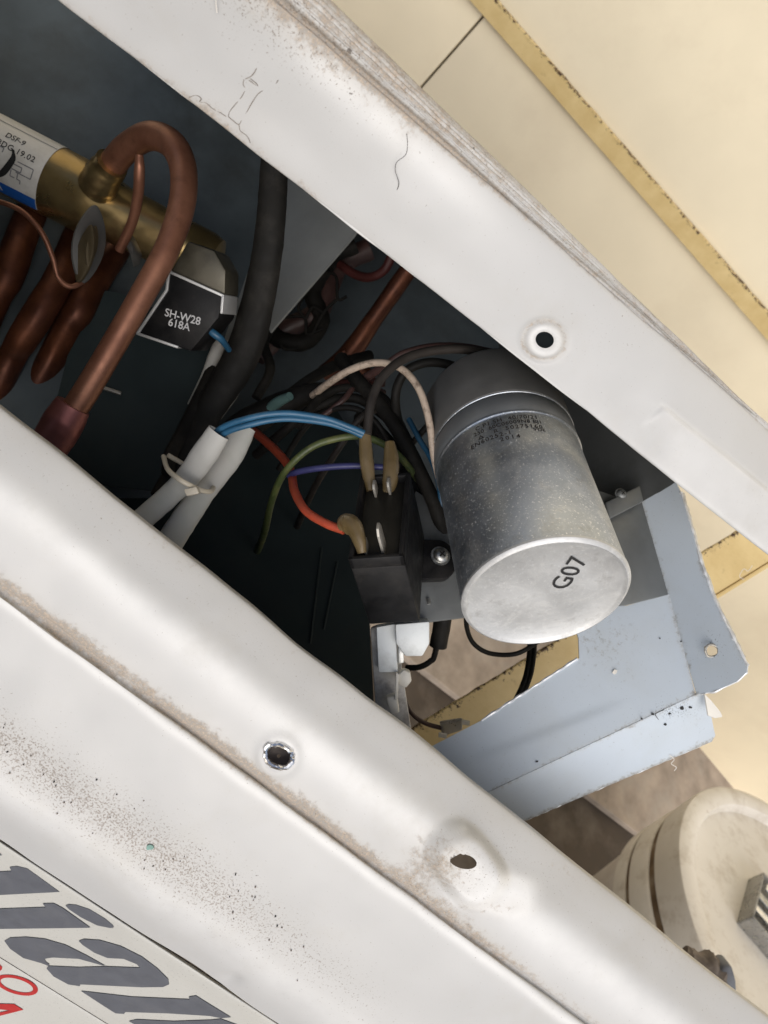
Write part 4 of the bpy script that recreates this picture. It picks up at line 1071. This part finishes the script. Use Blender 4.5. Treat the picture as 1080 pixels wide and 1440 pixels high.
for i in range(46):
    x = 5 + 430 * random.random() ** 1.5; y = 1040 + .70 * x + random.gauss(0, 30)
    d_ = fpD(x, y) - .0002; pl_ = Plane(at(x, y, d_), at(x, y, d_) + U1, at(x, y, d_) + (rowsA[13] - rowsA[11]))
    flake(x, y, random.uniform(.7, 1.6), pl_, M['fluff'] if i % 3 else M['ink'], fp, 'dirt_fleck', .0002)
x, y = 211, 1192; d_ = fpD(x, y) - .0002
flake(x, y, 6, Plane(at(x, y, d_), at(x, y, d_) + U1, at(x, y, d_) + (rowsA[13] - rowsA[11])), simple('dull_green_chip', (.16, .30, .26), .5), fp, 'dirt_fleck', .0002)

# ---------------------------------------------------------------- painted edge highlights, ribs, more wiring
def edge(px, plane, parent, mat, r=.00045, off=-.0005):  # pale tube that paints the bright highlight along a sheet edge
    P = []
    for (x0, y0), (x1, y1) in zip(px, px[1:]):
        for k in range(12):
            t = k / 12; P.append(plane.hit(x0 + (x1 - x0) * t + .9 * noise.noise(V((x0 + k, y0, 1))), y0 + (y1 - y0) * t + .9 * noise.noise(V((x0, y0 + k, 2))), off))
    P.append(plane.hit(*px[-1], off))
    v, f = tube(P, r, len(P) * 2, 6, .9); build('edge_highlight', v, f, mat, parent)
edge([(957, 692), (971, 740), (985, 790), (1002, 840), (1022, 880), (1044, 924), (1051, 936)], RPl, rf_, M['edge_pale'], .0006)
edge([(957, 692), (971, 740), (985, 790), (1002, 840), (1022, 880), (1044, 924)], RPl, rf_, M['connector'], .0006, -.0022)
edge([(1050, 945), (1036, 958), (1005, 972), (985, 976)], RPl, rf_, M['edge_pale'])
edge([(1001, 1043), (900, 1086), (800, 1128), (735, 1156)], GPl, ac, M['edge_pale'])
edge([(677, 1013), (745, 969), (812, 926)], FPl, ac, M['edge_pale'], .0005)
for (x0, y0, x1, y1) in ((436, 905, 452, 770), (455, 885, 474, 790)):
    v, f = tube([dp.hit(x0, y0, .0001), dp.hit(x1, y1, .0001)], .0007, 10, 8); build('pressed_rib', v, f, M['shaded_sheet'], ac)
for pts, r, m, lab in (
    ([(330, 640, .345), (372, 590, .335), (420, 545, .335), (470, 515, .345), (520, 500, .36)], 8, 'rubber', 'black wire rising behind the arch towards the copper tube'),
    ([(392, 660, .33), (430, 600, .318), (470, 575, .312), (512, 580, .31), (545, 620, .312), (560, 690, .32)], 4.5, 'rubber', 'thin black wire bending over behind the yellowed boots'),
    ([(360, 560, .34), (380, 520, .345), (372, 480, .36), (395, 440, .38)], 7, 'rubber', 'black wire climbing beside the netted cable coil'),
    ([(410, 590, .325), (440, 592, .315), (480, 565, .312), (505, 540, .318), (540, 552, .33)], 4, 'brown_w', 'thin brown wire winding under the white wire'),
    ([(418, 740, .40), (440, 690, .33), (470, 640, .31), (505, 590, .306), (530, 575, .31)], 5, 'grey_w', 'dark grey wire slanting behind the green wire'),
    ([(552, 690, .31), (568, 640, .305), (600, 600, .30), (620, 575, .30), (640, 570, .305)], 4.5, 'rubber', 'thin black wire leaning towards the dark top of the silver cylinder')):
    wire('thin_wire', pts, r, M[m], lab)
